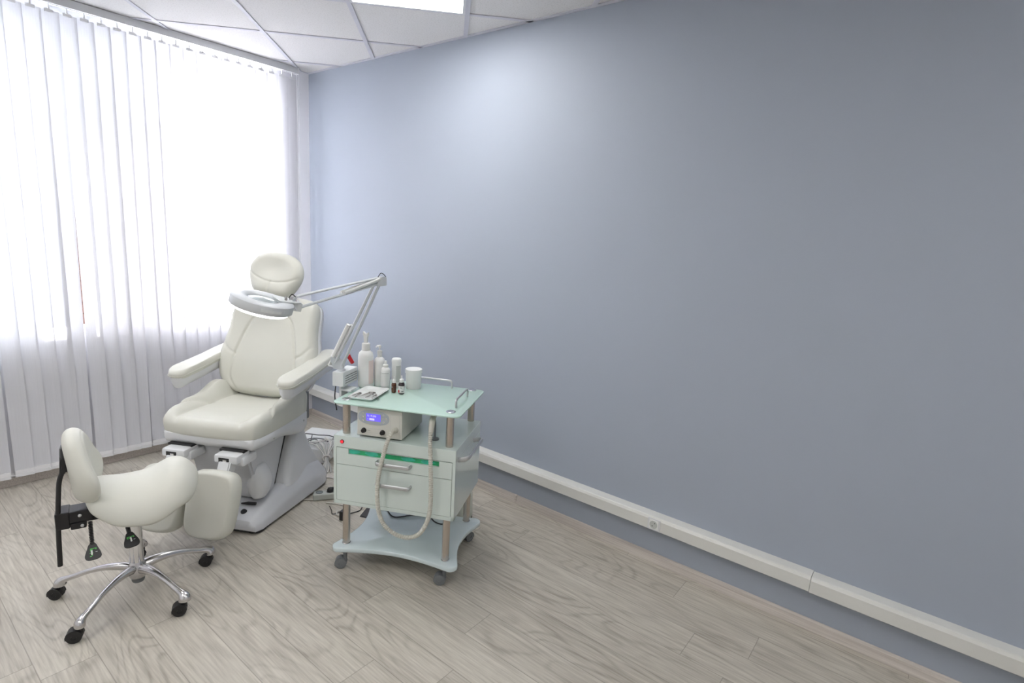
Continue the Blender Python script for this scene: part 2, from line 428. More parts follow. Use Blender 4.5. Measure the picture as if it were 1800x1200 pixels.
# ------------------------------------------------------------------ room
XW, YW, HC = 2.489, 4.04, 2.70          # blue wall, window wall, ceiling
XL, YB = -1.7, -2.2
b = NB(); box(b, XL-.1, XW+.1, YB-.1, YW+.3, -.1, 0); struct(link('floor', b, 'floor', smooth=0))
b = NB(); box(b, XL-.1, XW+.1, YB-.1, YW+.32, HC, HC+.1); struct(link('ceiling', b, 'tile', smooth=0))
b = NB(); box(b, XW, XW+.12, YB-.1, YW+.3, 0, HC); struct(link('wall_right', b, 'wall', smooth=0))
b = NB(); box(b, XL-.1, XL, YB, YW+.3, 0, HC); struct(link('wall_left', b, 'far_wall', smooth=0))
b = NB(); box(b, XL, XW, YB-.1, YB, 0, HC); struct(link('wall_back', b, 'far_wall', smooth=0))
SILL, WTOP, WX0, WX1 = .865, 2.62, -.55, 2.19
b = NB()
box(b, XL, XW, YW, YW+.3, 0, SILL); box(b, XL, XW, YW, YW+.3, WTOP, HC); box(b, XL, WX0, YW, YW+.3, SILL, WTOP); box(b, WX1, XW, YW, YW+.3, SILL, WTOP)
struct(link('wall_front', b, 'white_wall', smooth=0))
# window frames, with added frosted panes to soften the daylight
DY = .0
def window(nm, x0, x1, z0, z1, panes, y=4.2):
    fr = NB()
    for a in ((x0, x0+.05, z0, z1), (x1-.05, x1, z0, z1), (x0+.05, x1-.05, z0, z0+.05), (x0+.05, x1-.05, z1-.05, z1)):
        box(fr, a[0], a[1], y-.03, y+.03, a[2], a[3], .004)
    w = struct(link(nm, fr, 'plastic'))
    for (a, c, d, e, mm) in panes:
        g = NB(); box(g, a, c, y-.004, y+.004, d, e); link('added_pane', g, mm, w, 0)
    return w
window('window_1', 1.42, WX1, SILL, WTOP, [])
window('window_2', WX0, .99, SILL, WTOP, [(WX0+.05, .745, SILL+.05, WTOP-.05, 'added_frost'), (.745, .94, 1.00, WTOP-.05, 'added_frost'), (.85, .94, SILL+.05, 1.00, 'added_frost')])  # panes added to diffuse the sun; open lower corner lets a sun patch through
window('added_transom', .99, 1.42, 2.0, WTOP, [(1.04, 1.37, 2.05, WTOP-.05, 'added_frost')])  # unseen transom added to keep the slats above the pier bright
b = NB()
for k in range(20): box(b, .99+.002, 1.418, 4.32, 4.48, SILL+k*.0705, SILL+k*.0705+.064, .004)
box(b, 1.0, 1.41, 4.33, 4.47, SILL-.6, 2.27)
struct(link('shade_pier', b, 'brick'))  # brick pier added outside, placed and sized to shade the middle slats
# skirting along the blue wall (two lengths meeting at a joint) and the window wall
def skirt(nm, y0, y1):
    prof = [(0, 0), (-.016, 0), (-.017, .008), (-.013, .013), (-.012, .036), (-.009, .046), (-.004, .05), (0, .05)]
    b = NB(); loft(b, [[(XW+x, y, z) for x, z in prof] for y in (y0, y1)]); return struct(link(nm, b, 'skirting', smooth=50))
skirt('baseboard_right', YB, 1.824); skirt('baseboard_right.001', 1.828, YW)
b = NB(); box(b, XW-.018, XW, 1.819, 1.833, 0, .052, .002); struct(link('trim_1', b, 'skirting'))
b = NB(); box(b, XL, XW-.016, YW-.014, YW, 0, .05, .003); struct(link('baseboard_front', b, 'skirting'))
# cable trunking
def trunk(nm, y0, y1, dz=0):
    z0, z1, d = .198+dz, .268+dz, .058
    prof = [(0, z0), (-d+.004, z0), (-d, z0+.004), (-d, z1-.014), (-d+.006, z1-.003), (-d+.012, z1), (0, z1+.003)]
    b = NB(); loft(b, [[(XW+x, y, z) for x, z in prof] for y in (y0, y1)]); return struct(link(nm, b, 'trunk', smooth=18))
trunk('trim_2', .2415, YW); trunk('trim_3', YB, .24, -.003)
# wall angle and 600 mm grid laid at 45 degrees
b = NB(); box(b, XW-.022, XW, YB, YW, HC-.005, HC-.001); box(b, XL, XW-.022, YW-.022, YW, HC-.005, HC-.001); struct(link('trim_4', b, 'bar', smooth=0))
U0, V0 = .056, 3.119
def uvxy(u, v): return ((u+v)*.70710678, (v-u)*.70710678)
def clipline(fixed, isu):
    pts = []
    lo, hi = None, None
    for k in range(-800, 801):
        t = k*.01; p = uvxy(fixed, t) if isu else uvxy(t, fixed)
        if XL < p[0] < XW-.0 and YB < p[1] < YW-.0:
            lo = t if lo is None else lo; hi = t
    return lo, hi
b = NB()
MU = RZ(-45)
for k in range(-12, 13):
    f = U0+k*.6; r = clipline(f, True)
    if r[0] is not None: box(b, f-.012, f+.012, r[0], r[1], HC-.006, HC-.0005, Mx=MU)
    f = V0+k*.6; r = clipline(f, False)
    if r[0] is not None:
        box(b, r[0], r[1], f-.012, f+.012, HC-.005, HC-.0004, Mx=MU)
struct(link('trim_5', b, 'bar', smooth=0))
def panel(u, v, label, first=[None]):
    x, y = uvxy(u, v)
    t = thing('ceiling_light', label, 'ceiling light', (x, y, HC), -PI/4, 'recessed ceiling panels')
    if first[0] is None:
        b = NB()
        for s in (-1, 1):
            box(b, s*.281-.007, s*.281+.007, -.288, .288, -.011, -.0065, .001); box(b, -.274, .274, s*.281-.007, s*.281+.007, -.011, -.0065, .001)
        fr = link('frame', b, 'plastic', t); b = NB(); box(b, -.275, .275, -.275, .275, -.009, -.006); df = link('diffuser', b, 'panel', t, 0)
        first[0] = (fr, df)
    else:
        for o in first[0]:
            c = o.copy(); C.objects.link(c); c.parent = t
    return t
panel(U0-.3, V0-.3, 'square lit ceiling panel near the blue wall, cut by the top of the picture')
panel(U0-.3, V0-2.7, 'square lit panel in the ceiling behind the camera')
panel(U0-2.1, V0-.9, 'square lit panel in the ceiling towards the left wall')

panel(U0-2.1, V0-2.7, 'unseen square lit panel added beside the left wall to even out the light')  # extra panel out of view, added for more even room light
panel(U0+1.5, V0-3.3, 'unseen square lit panel added far behind the camera to brighten the blue wall')  # extra panel out of view, added to lift the right end of the wall

# ------------------------------------------------------------------ socket on the trunking
t = thing('wall_socket', 'white round socket outlet set in the white trunking along the blue wall', 'socket', (XW-.058, .935, .2325))
b = NB(); box(b, -.004, 0, -.032, .032, -.030, .030, .0015); link('frame', b, 'plastic', t)
b = NB(); box(b, -.007, -.0035, -.024, .024, -.0235, .0235, .0015); fp = link('face_plate', b, 'bottle', t)
b = NB(); lathe(b, [(.0200, 0), (.0200, .0012), (.0190, .0014), (.0182, .0002), (.0, .0001)], 32, Mx=TR(-.007, 0, 0) @ RY(-90)); sw = link('socket_well', b, 'greyl', fp, 20)
for s_ in (-1, 1):
    b = NB(); lathe(b, [(.0026, 0), (.0026, .0006)], 12, Mx=TR(-.0072, s_*.0055, s_*-.0075) @ RY(-90)); link('pin_hole', b, 'dark', sw)

# ------------------------------------------------------------------ vertical blinds
YBL = 3.975
t = thing('vertical_blind', 'white floor-length vertical blind covering the bright window', 'blind', (0, YBL, 0))
b = NB()
loft(b, [[(x, y, z) for y, z in ((-.022, 2.697), (.022, 2.697), (.022, 2.655), (.008, 2.655), (.008, 2.66), (-.008, 2.66), (-.008, 2.655), (-.022, 2.655))] for x in (-.6, 2.355)])
hr = link('headrail', b, 'rail', t, 20)
b = NB(); box(b, 2.355, 2.361, -.024, .024, 2.652, 2.699, .002); link('end_cap', b, 'clip', hr)
def slat_mesh(top, bottom):
    b = NB(); W2 = .0420; n = 6
    def ring(z, thick=.0006):
        f = [(-W2+2*W2*k/n, .0025*(1-(2*k/n-1)**2)) for k in range(n+1)]
        return [(x, y+thick/2, z) for x, y in f]+[(x, y-thick/2, z) for x, y in f[::-1]]
    loft(b, [ring(top), ring(top-.3), ring(1.3), ring(.6), ring(bottom+.045), ring(bottom+.044, .0022), ring(bottom+.002, .0022), ring(bottom)])
    return b
k = 0; first = None
for i in range(-19, 19):
    x = .9645+i*.0772+.0386          # slat centres
    if x > 2.335: continue
    gap = {-1: .024, 3: .014, -6: .024}.get(i, 0)
    if first is None:
        s = link('slat', slat_mesh(2.62, .066), 'slat', t, 60); first = s
    else:
        s = first.copy(); C.objects.link(s)
    s.parent = t; s.location = (x, 0, 0)
    if i == -19:
        wb = NB(); box(wb, -.0405, .0405, -.0022, .0048, .066, .106, .001); wt0 = link('bottom_weight', wb, 'clip', s); wt = wt0
    else:
        wt = wt0.copy(); C.objects.link(wt)
    wt.parent = s
    s.rotation_euler = (0, 0, math.radians(-7+random.uniform(-1.3, 1.3)))
    if gap:
        s.rotation_euler = (0, gap/2.5, math.radians(-7)); s.location = (x-gap*1.05, 0, 0)
    cb = NB()
first_clip = None
for i in range(-19, 19):
    x = .9645+i*.0772+.0386
    if x > 2.335: continue
    if first_clip is None:
        b = NB(); box(b, -.004, .004, -.004, .004, 2.625, 2.66, .001); box(b, -.02, .02, -.002, .002, 2.612, 2.628, .001); first_clip = link('slat_clip', b, 'clip', t)
        c = first_clip
    else:
        c = first_clip.copy(); C.objects.link(c)
    c.parent = t; c.location = (x, 0, 0)
for yy in (-.012, .012):
    b = NB(); pts = []
    for i in range(-19, 19):
        x = .9645+i*.0772+.0386
        if x > 2.335: continue
        pts += [(x-.03, yy, .088), (x, yy, .09), (x+.03, yy, .088), (x+.0386, yy, .081)]
    tube(b, pts, .0012, 5); link('link_chain', b, 'clip', t)
b = NB(); tube(b, [(2.335, -.03, 2.65), (2.335, -.032, 1.0), (2.343, -.032, .92), (2.35, -.032, 1.0), (2.35, -.03, 2.65)], .0015, 5); link('control_chain', b, 'clip', t)

# ------------------------------------------------------------------ pedicure chair
CH = thing('treatment_chair', 'large cream leather pedicure chair with padded arms and headrest standing by the blinds', 'chair', (1.15, 2.753, 0), math.radians(-60))
# floor platform
def sect(y, hw, z0, z1, s, r=.03):   # one cross-section of the base across x
    h_ = z1-z0
    prof = [(hw, z0), (hw, z0+h_*.38), (hw-s*.12, z0+h_*.62), (hw-s*.45, z0+h_*.86), (hw-s*.62, z1-.003), (hw-s*.9, z1)]
    return [(-x, y, z) for x, z in prof[::-1]]+[(x, y, z) for x, z in prof][::1][::-1][::-1] if False else [(x, y, z) for x, z in prof]+[(-x, y, z) for x, z in prof[::-1]]
b = NB()
loft(b, [sect(-.02, .19, .03, .052, .03), sect(-.010, .215, .02, .075, .05), sect(.03, .232, .018, .092, .06), sect(.1, .238, .018, .112, .065), sect(.3, .258, .018, .160, .075), sect(.50, .274, .018, .185, .08), sect(.61, .278, .018, .165, .08), sect(.65, .268, .018, .14, .08), sect(.67, .24, .02, .10, .08)])
base = link('base', b, 'shell', CH, 42)
b = NB(); loft(b, [[(x*.97, y, z) for (x, y) in rrect(-.235, .235, .0, .65, .03)] for z in (.006, .02)]); link('rubber_skirt', b, 'dark', base)
for sx_, sy_ in ((-.17, .03), (.18, .03), (-.2, .58), (.2, .58)):
    b = NB(); lathe(b, [(.026, 0), (.026, .022)], 20, cx=sx_, cy=sy_); link('foot', b, 'black', base)
# rear housing with side fins
b = NB()
def hs(z, y0, y1, hw, r): return [(x, y, z) for x, y in rrect(-hw, hw, y0, y1, r, 5)]
loft(b, [hs(.14, .27, .645, .235, .03), hs(.17, .28, .63, .228, .035), hs(.25, .315, .585, .218, .04), hs(.34, .36, .545, .210, .04), hs(.42, .40, .51, .205, .03), hs(.455, .42, .50, .19, .02)])
link('rear_housing', b, 'plastic', CH, 45)
# telescopic column cover
b = NB()
loft(b, [[(x*.165, y, z) for x, y, z in ((-1, .02+y0, z0), (1, .02+y0, z0), (1, y1, z0), (-1, y1, z0))] for y0, y1, z0 in ((.10, .245, .13), (.05, .30, .25), (-.01, .395, .47))])
bmesh.ops.bevel(b, geom=b.edges[:], offset=.012, segments=3, affect='EDGES')
link('lift_column', b, 'shell', CH, 35)
b = NB(); loft(b, [[(x*.155, y, z) for x, y in ((-1, y0), (1, y0), (1, y0+.12), (-1, y0+.12))] for y0, z in ((.20, .14), (.34, .465))]); link('column_gap_shade', b, 'dark', CH)  # dark block painting in the shade between column and rear housing
# rounded actuator cover at the right of the column
b = NB()
for sx_ in (1, ):
    R = []
    for i in range(13):
        tt = i/12; zz = .148+.185*tt; rr = math.sin(PI*(.12+.83*tt))**.6
        R.append([(.155+.055*rr*math.cos(a), .128+(.01+.062*rr)*math.sin(a), zz) for a in [2*PI*k/28 for k in range(28)]])
    loft(b, R)
link('motor_cover', b, 'plastic', CH, 60)
b = NB(); tube(b, [(.085, .072, .122), (.12, .078, .124), (.16, .085, .124)], [.004, .009, .008], 12); link('plug', b, 'black', CH, label='black plug end lying on the chair base')
b = NB(); lathe(b, [(.015, 0), (.015, .012), (.011, .018), (0, .018)], 20, Mx=TR(.12, .045, .090) @ RX(50), sq=1); link('knob', b, 'black', CH, label='small black knob on top of the base')
# seat shell
def wing(x, y):
    ax_ = abs(x); e = .172+.012*gauss(y-.1, .12)
    s = sstep(ax_, e-.012, e+.045)
    tt = y-(.235-(ax_-.17)*1.55)
    rear = sstep(tt, -.010, .014)
    return s*(.030*sstep(y, -.10, .05)*(1-.35*sstep(y, .1, .3)) + rear*(.016+.055*gauss(y-.345, .10))) - .020*gauss(x, .19)*sstep(y, -.05, .12)
seat_ol = [(-.21, -.055), (0, -.068), (.21, -.055), (.255, -.02), (.27, .1), (.272, .27), (.262, .40), (.232, .46), (0, .475), (-.232, .46), (-.262, .40), (-.272, .27), (-.27, .1), (-.255, -.02)]
gl = [spoly([(s*.17, -.05), (s*.185, .08), (s*.175, .25), (s*.165, .42), (s*.16, .52)]) for s in (-1, 1)]
gl += [spoly([(s*.172, .232), (s*.205, .18), (s*.24, .126), (s*.275, .07)]) for s in (-1, 1)]
b = NB(); cushion(b, seat_ol, .088, top=wing, bot=lambda x, y: 0, edge=.035, dome=.006, grooves=gl, gd=.0075, gw=.0070, bend=lambda x, y, z: (x, y, z+.565), nphi=190, nr=70, edge_b=.02)
link('seat_cushion', b, 'leather', CH, 60)
b = NB()
def so(k, dx=0, y0=0, y1=0): return [(p[0]*k, max(min(p[1], .435+y1), -.052+y0)) for p in spoly(seat_ol, 5, True)[:-1]]
def lower(y): return -.055*sstep(y, .15, .42)
loft(b, [[(x, y, z) for x, y in so(k, 0, y0, y1) for z in (zz+lower(y)*f,)] for k, y0, y1, zz, f in ((.60, .08, -.08, .462, 1), (.86, .03, -.02, .468, 1), (.95, .012, 0, .480, 1), (.985, .002, .02, .50, .8), (.985, 0, .03, .528, .0), (.96, .01, .03, .536, .0))])
sh = link('seat_shell', b, 'plastic', CH, 50)
b = NB(); lathe(b, [(.008, 0), (.008, .003), (0, .003)], 16, Mx=TR(.262, .10, .497) @ RY(90)); link('screw_cap', b, 'greyl', sh); b = NB(); lathe(b, [(.006, 0), (.006, .003), (0, .003)], 16, Mx=TR(.26, .40, .49) @ RY(90)); link('screw_cap', b, 'greyl', sh)
# backrest: pad bent on an inclined frame
BA = math.atan2(.16, .46)     # lean
def bmap(y0, z0, lean, curve=.0):
    cs, sn = math.cos(lean), math.sin(lean)
    def f(u, v, w):
        w2 = w + curve*(abs(u)/.26)**2.2
        return (u, y0+v*sn-w2*cs, z0+v*cs+w2*sn)
    return f
back_ol = [(-.17, -.048), (0, -.058), (.17, -.048), (.255, .008), (.292, .12), (.285, .22), (.268, .32), (.262, .42), (.252, .48), (.215, .515), (.10, .535), (0, .54), (-.10, .535), (-.215, .515), (-.252, .48), (-.262, .42), (-.268, .32), (-.285, .22), (-.292, .12), (-.255, .008)]
panel_g = spoly([(-.155, -.03), (-.195, .04), (-.19, .14), (-.165, .25), (-.135, .345), (-.10, .40), (-.05, .42), (0, .424), (.05, .42), (.10, .40), (.135, .345), (.165, .25), (.19, .14), (.195, .04), (.155, -.03)], 6)
cr = [spoly([(s*.185, .17), (s*.225, .19), (s*.27, .24)]) for s in (-1, 1)]
b = NB(); cushion(b, back_ol, .115, top=lambda u, v: .012*gauss(abs(u)-.235, .05)*gauss(v-.12, .12)-.008*gauss(v-.36, .12)*gauss(u, .12)+.012*gauss(v-.12, .13)*gauss(u, .15), bot=lambda u, v: 0, edge=.05, dome=.008, grooves=[panel_g]+cr, gd=.0075, gw=.0070, bend=bmap(.462, .648, BA, .022), nphi=200, nr=80)
link('backrest_cushion', b, 'leather', CH, 60)
b = NB(); f = bmap(.462, .648, BA, .018)
ol = [(x, max(y, -.012)) for x, y in spoly(back_ol, 4, True)[:-1]]; c0 = (0, .24)
loft(b, [[f(c0[0]+(x-c0[0])*k, c0[1]+(y-c0[1])*k, w) for x, y in ol] for k, w in ((.93, -.035), (.975, -.045), (.97, -.07), (.88, -.088), (.6, -.095))])
link('backrest_shell', b, 'plastic', CH, 50)
b = NB(); box(b, -.17, .17, .46, .56, .48, .57, .01, Mx=None); link('backrest_hinge', b, 'grey', CH)
b = NB(); box(b, .14, .225, .485, .53, .46, .66, .008); link('side_hinge', b, 'grey', CH)
b = NB(); tube(b, [(0, .60, 1.05), (0, .625, 1.22)], .018, 12, ell=(2.2, .6)); link('headrest_post', b, 'satin', CH)
head_ol = [(-.085, -.13), (0, -.135), (.085, -.13), (.13, -.085), (.16, -.015), (.158, .045), (.125, .095), (.07, .122), (0, .13), (-.07, .122), (-.125, .095), (-.158, .045), (-.16, -.015), (-.13, -.085)]
arc = spoly([(-.155, .0), (-.11, -.028), (-.05, -.046), (0, -.05), (.05, -.046), (.11, -.028), (.155, .0)])
fh = bmap(.570, 1.287, BA*.85, .012); tw = math.radians(-7)
b = NB(); cushion(b, head_ol, .085, top=lambda u, v: -.020*gauss(u, .085)*gauss(v-.03, .065)+.010*gauss(v+.09, .04)*gauss(u, .12), bot=lambda u, v: 0, edge=.045, dome=.012, grooves=[arc, [(0, -.05), (0, -.13)]], gd=.0045, gw=.006,
    bend=lambda u, v, w: fh(u*math.cos(tw)-v*math.sin(tw)+.012, u*math.sin(tw)+v*math.cos(tw), w), nphi=150, nr=56)
link('headrest', b, 'leather', CH, 60)
# armrests
for s in (-1, 1):
    ao = [(.26, .62), (.262, .35), (.255, .20), (.262, .135), (.30, .108), (.345, .125), (.362, .18), (.366, .35), (.36, .62), (.34, .67), (.28, .67)]
    if s < 0: ao = [(-x, y) for x, y in ao][::-1]
    up_ = lambda y: .805+.055*sstep(y, .12, .75)-.012*gauss(y-.11, .05)
    b = NB(); loft(b, [[(x0+(x-x0)*kx, y0+(y-y0)*ky, zz+up_(y)-.80+dz*sstep(y, .5, .16)) for x, y in spoly(ao, 3, True)[:-1] for x0, y0 in ((s*.31, .4),)] for kx, ky, zz, dz in ((.45, .90, .702, .0), (.62, .93, .706, 0), (.80, .955, .728, 0), (.90, .965, .762, 0))])
    ar = link('armrest_shell', b, 'plastic', CH, 50)
    b = NB(); cushion(b, ao, .046, bot=lambda x, y: 0, edge=.013, dome=.005, edge_b=.010, bend=lambda x, y, z: (x, y, z+up_(y)-.025), nphi=90, nr=20); link('armrest_pad', b, 'leather', ar, 60)
    pp = spoly([(s*.312+(x-s*.312)*1.012, .39+(y-.39)*1.003) for x, y in ao], 4, True)
    b = NB(); tube(b, [(x, y, up_(y)-.030) for x, y in pp], .0022, 6); link('piping', b, 'leather', ar, 60)
    b = NB(); box(b, s*.31-.022, s*.31+.022, .155, .20, .708, .73, .006); link('release_catch', b, 'plastic', ar)
    b = NB(); tube(b, [(s*.29, .60, .78), (s*.27, .61, .76), (s*.22, .60, .74)], .026, 14); link('armrest_pivot', b, 'plastic', ar)
# leg brackets and pads
for s in (-1, 1):
    cx_ = s*.14
    b = NB(); box(b, cx_-.062, cx_+.062, -.115, -.01, .428, .470, .010); box(b, cx_+.02, cx_+.075, -.085, .03, .405, .452, .014)
    br = link('leg_bracket', b, 'plastic', CH)
    b = NB(); box(b, cx_-.036, cx_+.020, -.1165, -.10, .434, .458, .002); link('latch_recess', b, 'dark', br)
    b = NB(); box(b, cx_-.012, cx_+.008, -.119, -.112, .438, .450, .002); link('latch', b, 'chrome', br)
    b = NB(); loft(b, [[(cx_-.032+dx, y, z) for dx, y in ((0, -.12-k), (.062, -.12-k), (.062, -.055-k), (0, -.055-k))] for k, z in ((.0, .445), (.03, .38), (.045, .30))]); bmesh.ops.bevel(b, geom=b.edges[:], offset=.006, segments=2, affect='EDGES'); link('leg_strut', b, 'plastic', br)
    b = NB(); box(b, cx_-.07, cx_+.06, -.06, .02, .466, .478, .002); link('hinge_plate', b, 'dark', br)
def pmap(cx, y0, z0, lean, rt):
    cs, sn = math.cos(lean), math.sin(lean)
    def f(u, v, w): return (cx+u, y0+v*sn-w*cs, z0+v*cs+w*sn)
    return f
for s in (-1, 1):
    lo = [(-.065, -.155), (0, -.162), (.065, -.155), (.105, -.125), (.118, -.06), (.122, .04), (.118, .10), (.095, .145), (.04, .158), (-.04, .158), (-.095, .145), (-.118, .10), (-.122, .04), (-.118, -.06), (-.105, -.125)]
    b = NB(); cushion(b, lo, .085, bot=lambda u, v: 0, edge=.022, dome=.006, grooves=[], bend=pmap(s*.128, -.20, .262, .30, 0), nphi=120, nr=36, edge_b=.016)
    link('leg_pad', b, 'leather', CH, 60)

# ------------------------------------------------------------------ trolley
TP, TA = Vector((1.415, 2.019, 0)), math.radians(-63)
TX = Vector((math.cos(TA), math.sin(TA), 0)); TY = Vector((-math.sin(TA), math.cos(TA), 0))
def TW(x, y, z): return TP+TX*x+TY*y+Vector((0, 0, z))
T = thing('instrument_trolley', 'pale mint trolley with frosted glass top, steel posts and two drawers', 'trolley', TP, TA)
PX = [(0, 0), (.488, 0), (.483, .36), (0, .36)]
GZ = .825
def scoop(x0, x1, y0, y1, d, r=.035, n=10):
    out = []
    cs = [(x1, y0), (x1, y1), (x0, y1), (x0, y0)]
    def corner(cx, cy, a0):
        return [(cx+r*math.cos(math.radians(a0+90*k/6)), cy+r*math.sin(math.radians(a0+90*k/6))) for k in range(7)]
    P = corner(x1-r, y0+r, -90)
    for k in range(1, n): tt = k/n; P.append((x1-d*math.sin(PI*tt), y0+r+(y1-y0-2*r)*tt))
    P += corner(x1-r, y1-r, 0)
    for k in range(1, n): tt = k/n; P.append((x1-r-(x1-x0-2*r)*tt, y1-d*.5*math.sin(PI*tt)))
    P += corner(x0+r, y1-r, 90)
    for k in range(1, n): tt = k/n; P.append((x0+d*math.sin(PI*tt), y1-r-(y1-y0-2*r)*tt))
    P += corner(x0+r, y0+r, 180)
    for k in range(1, n): tt = k/n; P.append((x0+r+(x1-x0-2*r)*tt, y0+d*.95*math.sin(PI*tt)))
    return P
b = NB(); plate(b, scoop(-.055, .555, -.058, .405, .045), .098, .120, .004); link('bottom_shelf', b, 'shelf', T, 50)
b = NB(); plate(b, rrect(-.045, .543, -.055, .385, .03), GZ-.007, GZ, .0018); link('glass_top', b, 'glass', T, 50)
for i, (x, y) in enumerate(PX):
    b = NB(); lathe(b, [(.017, .118), (.017, .818)], 24, cx=x, cy=y); po = link('post', b, 'steel', T, 40)
    b = NB(); lathe(b, [(.021, .8252), (.021, .828), (.018, .830), (0, .8305)], 28, cx=x, cy=y); link('post_cap', b, 'chrome', po, 40)
    b = NB(); lathe(b, [(.020, .12), (.020, .124), (.017, .126)], 24, cx=x, cy=y); link('collar', b, 'chrome', po)
# cabinet body: front frame with recess
X0, X1, Y0, Y1, Z0, Z1 = -.042, .532, -.042, .375, .338, .668
b = NB()
box(b, X0, X1, Y0+.018, Y1, Z0+.001, Z1-.055, .003); box(b, X0, X1, Y0, Y1, Z1-.056, Z1, .004)
box(b, X0, X0+.014, Y0, Y0+.03, Z0, Z1-.054, .0015); box(b, X1-.014, X1, Y0, Y0+.03, Z0, Z1-.054, .0015); box(b, X0, X1, Y0, Y0+.03, Z0, Z0+.018, .0015)
link('cabinet', b, 'mint', T, 40)
dx0, dx1 = X0+.0155, X1-.0155
b = NB(); box(b, dx0-.001, dx1+.001, Y0+.0135, Y0+.0185, Z0+.017, Z1-.055); link('shadow_gap', b, 'dark', T, 0)
# upper drawer with a long window showing green bags
b = NB()
zt, zb = Z1-.0575, .5335; sx0, sx1, sz0, sz1 = .03, .457, .584, .6095
box(b, dx0, sx0, Y0, Y0+.016, zb, zt, .0008); box(b, sx1, dx1, Y0, Y0+.016, zb, zt, .0008); box(b, sx0-.001, sx1+.001, Y0, Y0+.016, zb, sz0, .0008); box(b, sx0-.001, sx1+.001, Y0, Y0+.016, sz1, zt, .0004)
dr = link('drawer', b, 'mint', T, 40, label='upper drawer with a long slot showing green plastic inside')
b = NB(); box(b, sx0-.002, sx1+.002, Y0+.0105, Y0+.0125, sz0-.003, sz1+.003); link('drawer_window', b, 'green', dr, 0)
for k in range(5):
    b = NB(); xx = .05+k*.088; pts = [(xx+.035*math.cos(a)*(.8+.3*random.random()), sz0+.012+.0105*math.sin(a)*(.7+.5*random.random())) for a in [2*PI*j/11 for j in range(11)]]
    if k == 2: b.free(); continue
    plate(b, pts, 0, .001, .0002, Mx=Matrix(((1, 0, 0, 0), (0, 0, 1, Y0+.0090), (0, 1, 0, 0), (0, 0, 0, 1)))); link('green_bag', b, 'teal', dr, 0)
b = NB(); box(b, dx0, dx1, Y0, Y0+.016, Z0+.0195, .5315, .0008); dr2 = link('drawer', b, 'mint', T, 40)
def handle(bm, x0, x1, z, y, d=.034, r=.005, Mx=None):
    tube(bm, smooth_path([(x0, y, z), (x0, y-d*.6, z), (x0+.006, y-d*.9, z), (x0+.018, y-d, z), ((x0+x1)/2, y-d, z), (x1-.018, y-d, z), (x1-.006, y-d*.9, z), (x1, y-d*.6, z), (x1, y, z)], 5), r, 12, ell=(.55, 1.25), up=(0, 0, 1), Mx=Mx)
for d_, z in ((dr, .5695), (dr2, .472)):
    b = NB(); handle(b, .172, .33, z, Y0, r=.0074, d=.03); link('drawer_handle', b, 'satin', d_, 60)
b = NB(); pts = [(X1, -.01, .615), (X1+.03, -.01, .623), (X1+.045, .005, .627), (X1+.047, .03, .628), (X1+.047, .2, .628), (X1+.045, .225, .627), (X1+.03, .24, .623), (X1, .24, .615)]
tube(b, smooth_path(pts, 5), .0085, 14, ell=(.55, 1.3), up=(0, 0, 1)); link('side_handle', b, 'satin', T, 60)
b = NB(); lathe(b, [(.0095, 0), (.0095, .003), (0, .0035)], 24, Mx=TR(.001, Y0, .641) @ RX(90)); ri = link('indicator_bezel', b, 'black', T)
b = NB(); lathe(b, [(.0072, .0), (.0072, .0045), (.003, .0065), (0, .0065)], 24, Mx=TR(.001, Y0-.001, .641) @ RX(90)); link('red_lamp', b, 'redl', ri)
# guard rails on the glass
for pts in ([(.16, .352, .826), (.16, .352, .853), (.167, .352, .861), (.18, .352, .864), (.36, .352, .864), (.373, .352, .861), (.38, .352, .853), (.38, .352, .826)],
            [(.492, .062, .826), (.492, .062, .853), (.492, .069, .861), (.492, .082, .864), (.492, .222, .864), (.492, .235, .861), (.492, .242, .853), (.492, .242, .826)]):
    b = NB(); tube(b, smooth_path(pts, 4), .005, 12); link('guard_rail', b, 'satin', T, 60)
# casters
def caster(parent, x, y, ztop, rot, rad, wmat, hood, fork_h):
    Mx = TR(x, y, 0) @ RZ(rot)
    b = NB()
    tube(b, [(0, 0, rad*1.3), (0, 0, ztop)], rad*.36, 12, Mx=Mx)
    R = []
    for i in range(9):
        a = math.radians(-15+i*195/8); R.append([(rad*.75+rad*1.08*math.cos(a)*k, yy, rad+rad*1.08*math.sin(a)*k) for k, yy in ((1, -rad*.7), (1, rad*.7), (.8, rad*.7), (.8, -rad*.7))])
    loft(b, R, Mx=Mx)
    box(b, rad*.45, rad*1.0, -rad*.16, rad*.16, rad*.6, rad*1.9, rad*.05, Mx=Mx)
    c = link('caster', b, hood, parent, 40)
    for s in (-1, 1):
        b = NB(); lathe(b, [(rad*.3, 0), (rad*.4, rad*.06), (rad*.9, rad*.08), (rad, rad*.2), (rad, rad*.48), (rad*.88, rad*.58), (rad*.35, rad*.60), (rad*.3, rad*.5)], 28, Mx=Mx @ TR(rad*.75, 0, rad) @ RX(90*s) @ TR(0, 0, rad*.12))
        link('wheel', b, wmat, c, 40)
for (x, y), rt in zip(((.0, -.012), (.488, -.005), (.483, .36), (.0, .36)), (200, 190, 60, 120)):
    caster(T, x, y, .098, rt, .026, 'grey', 'grey', .06)

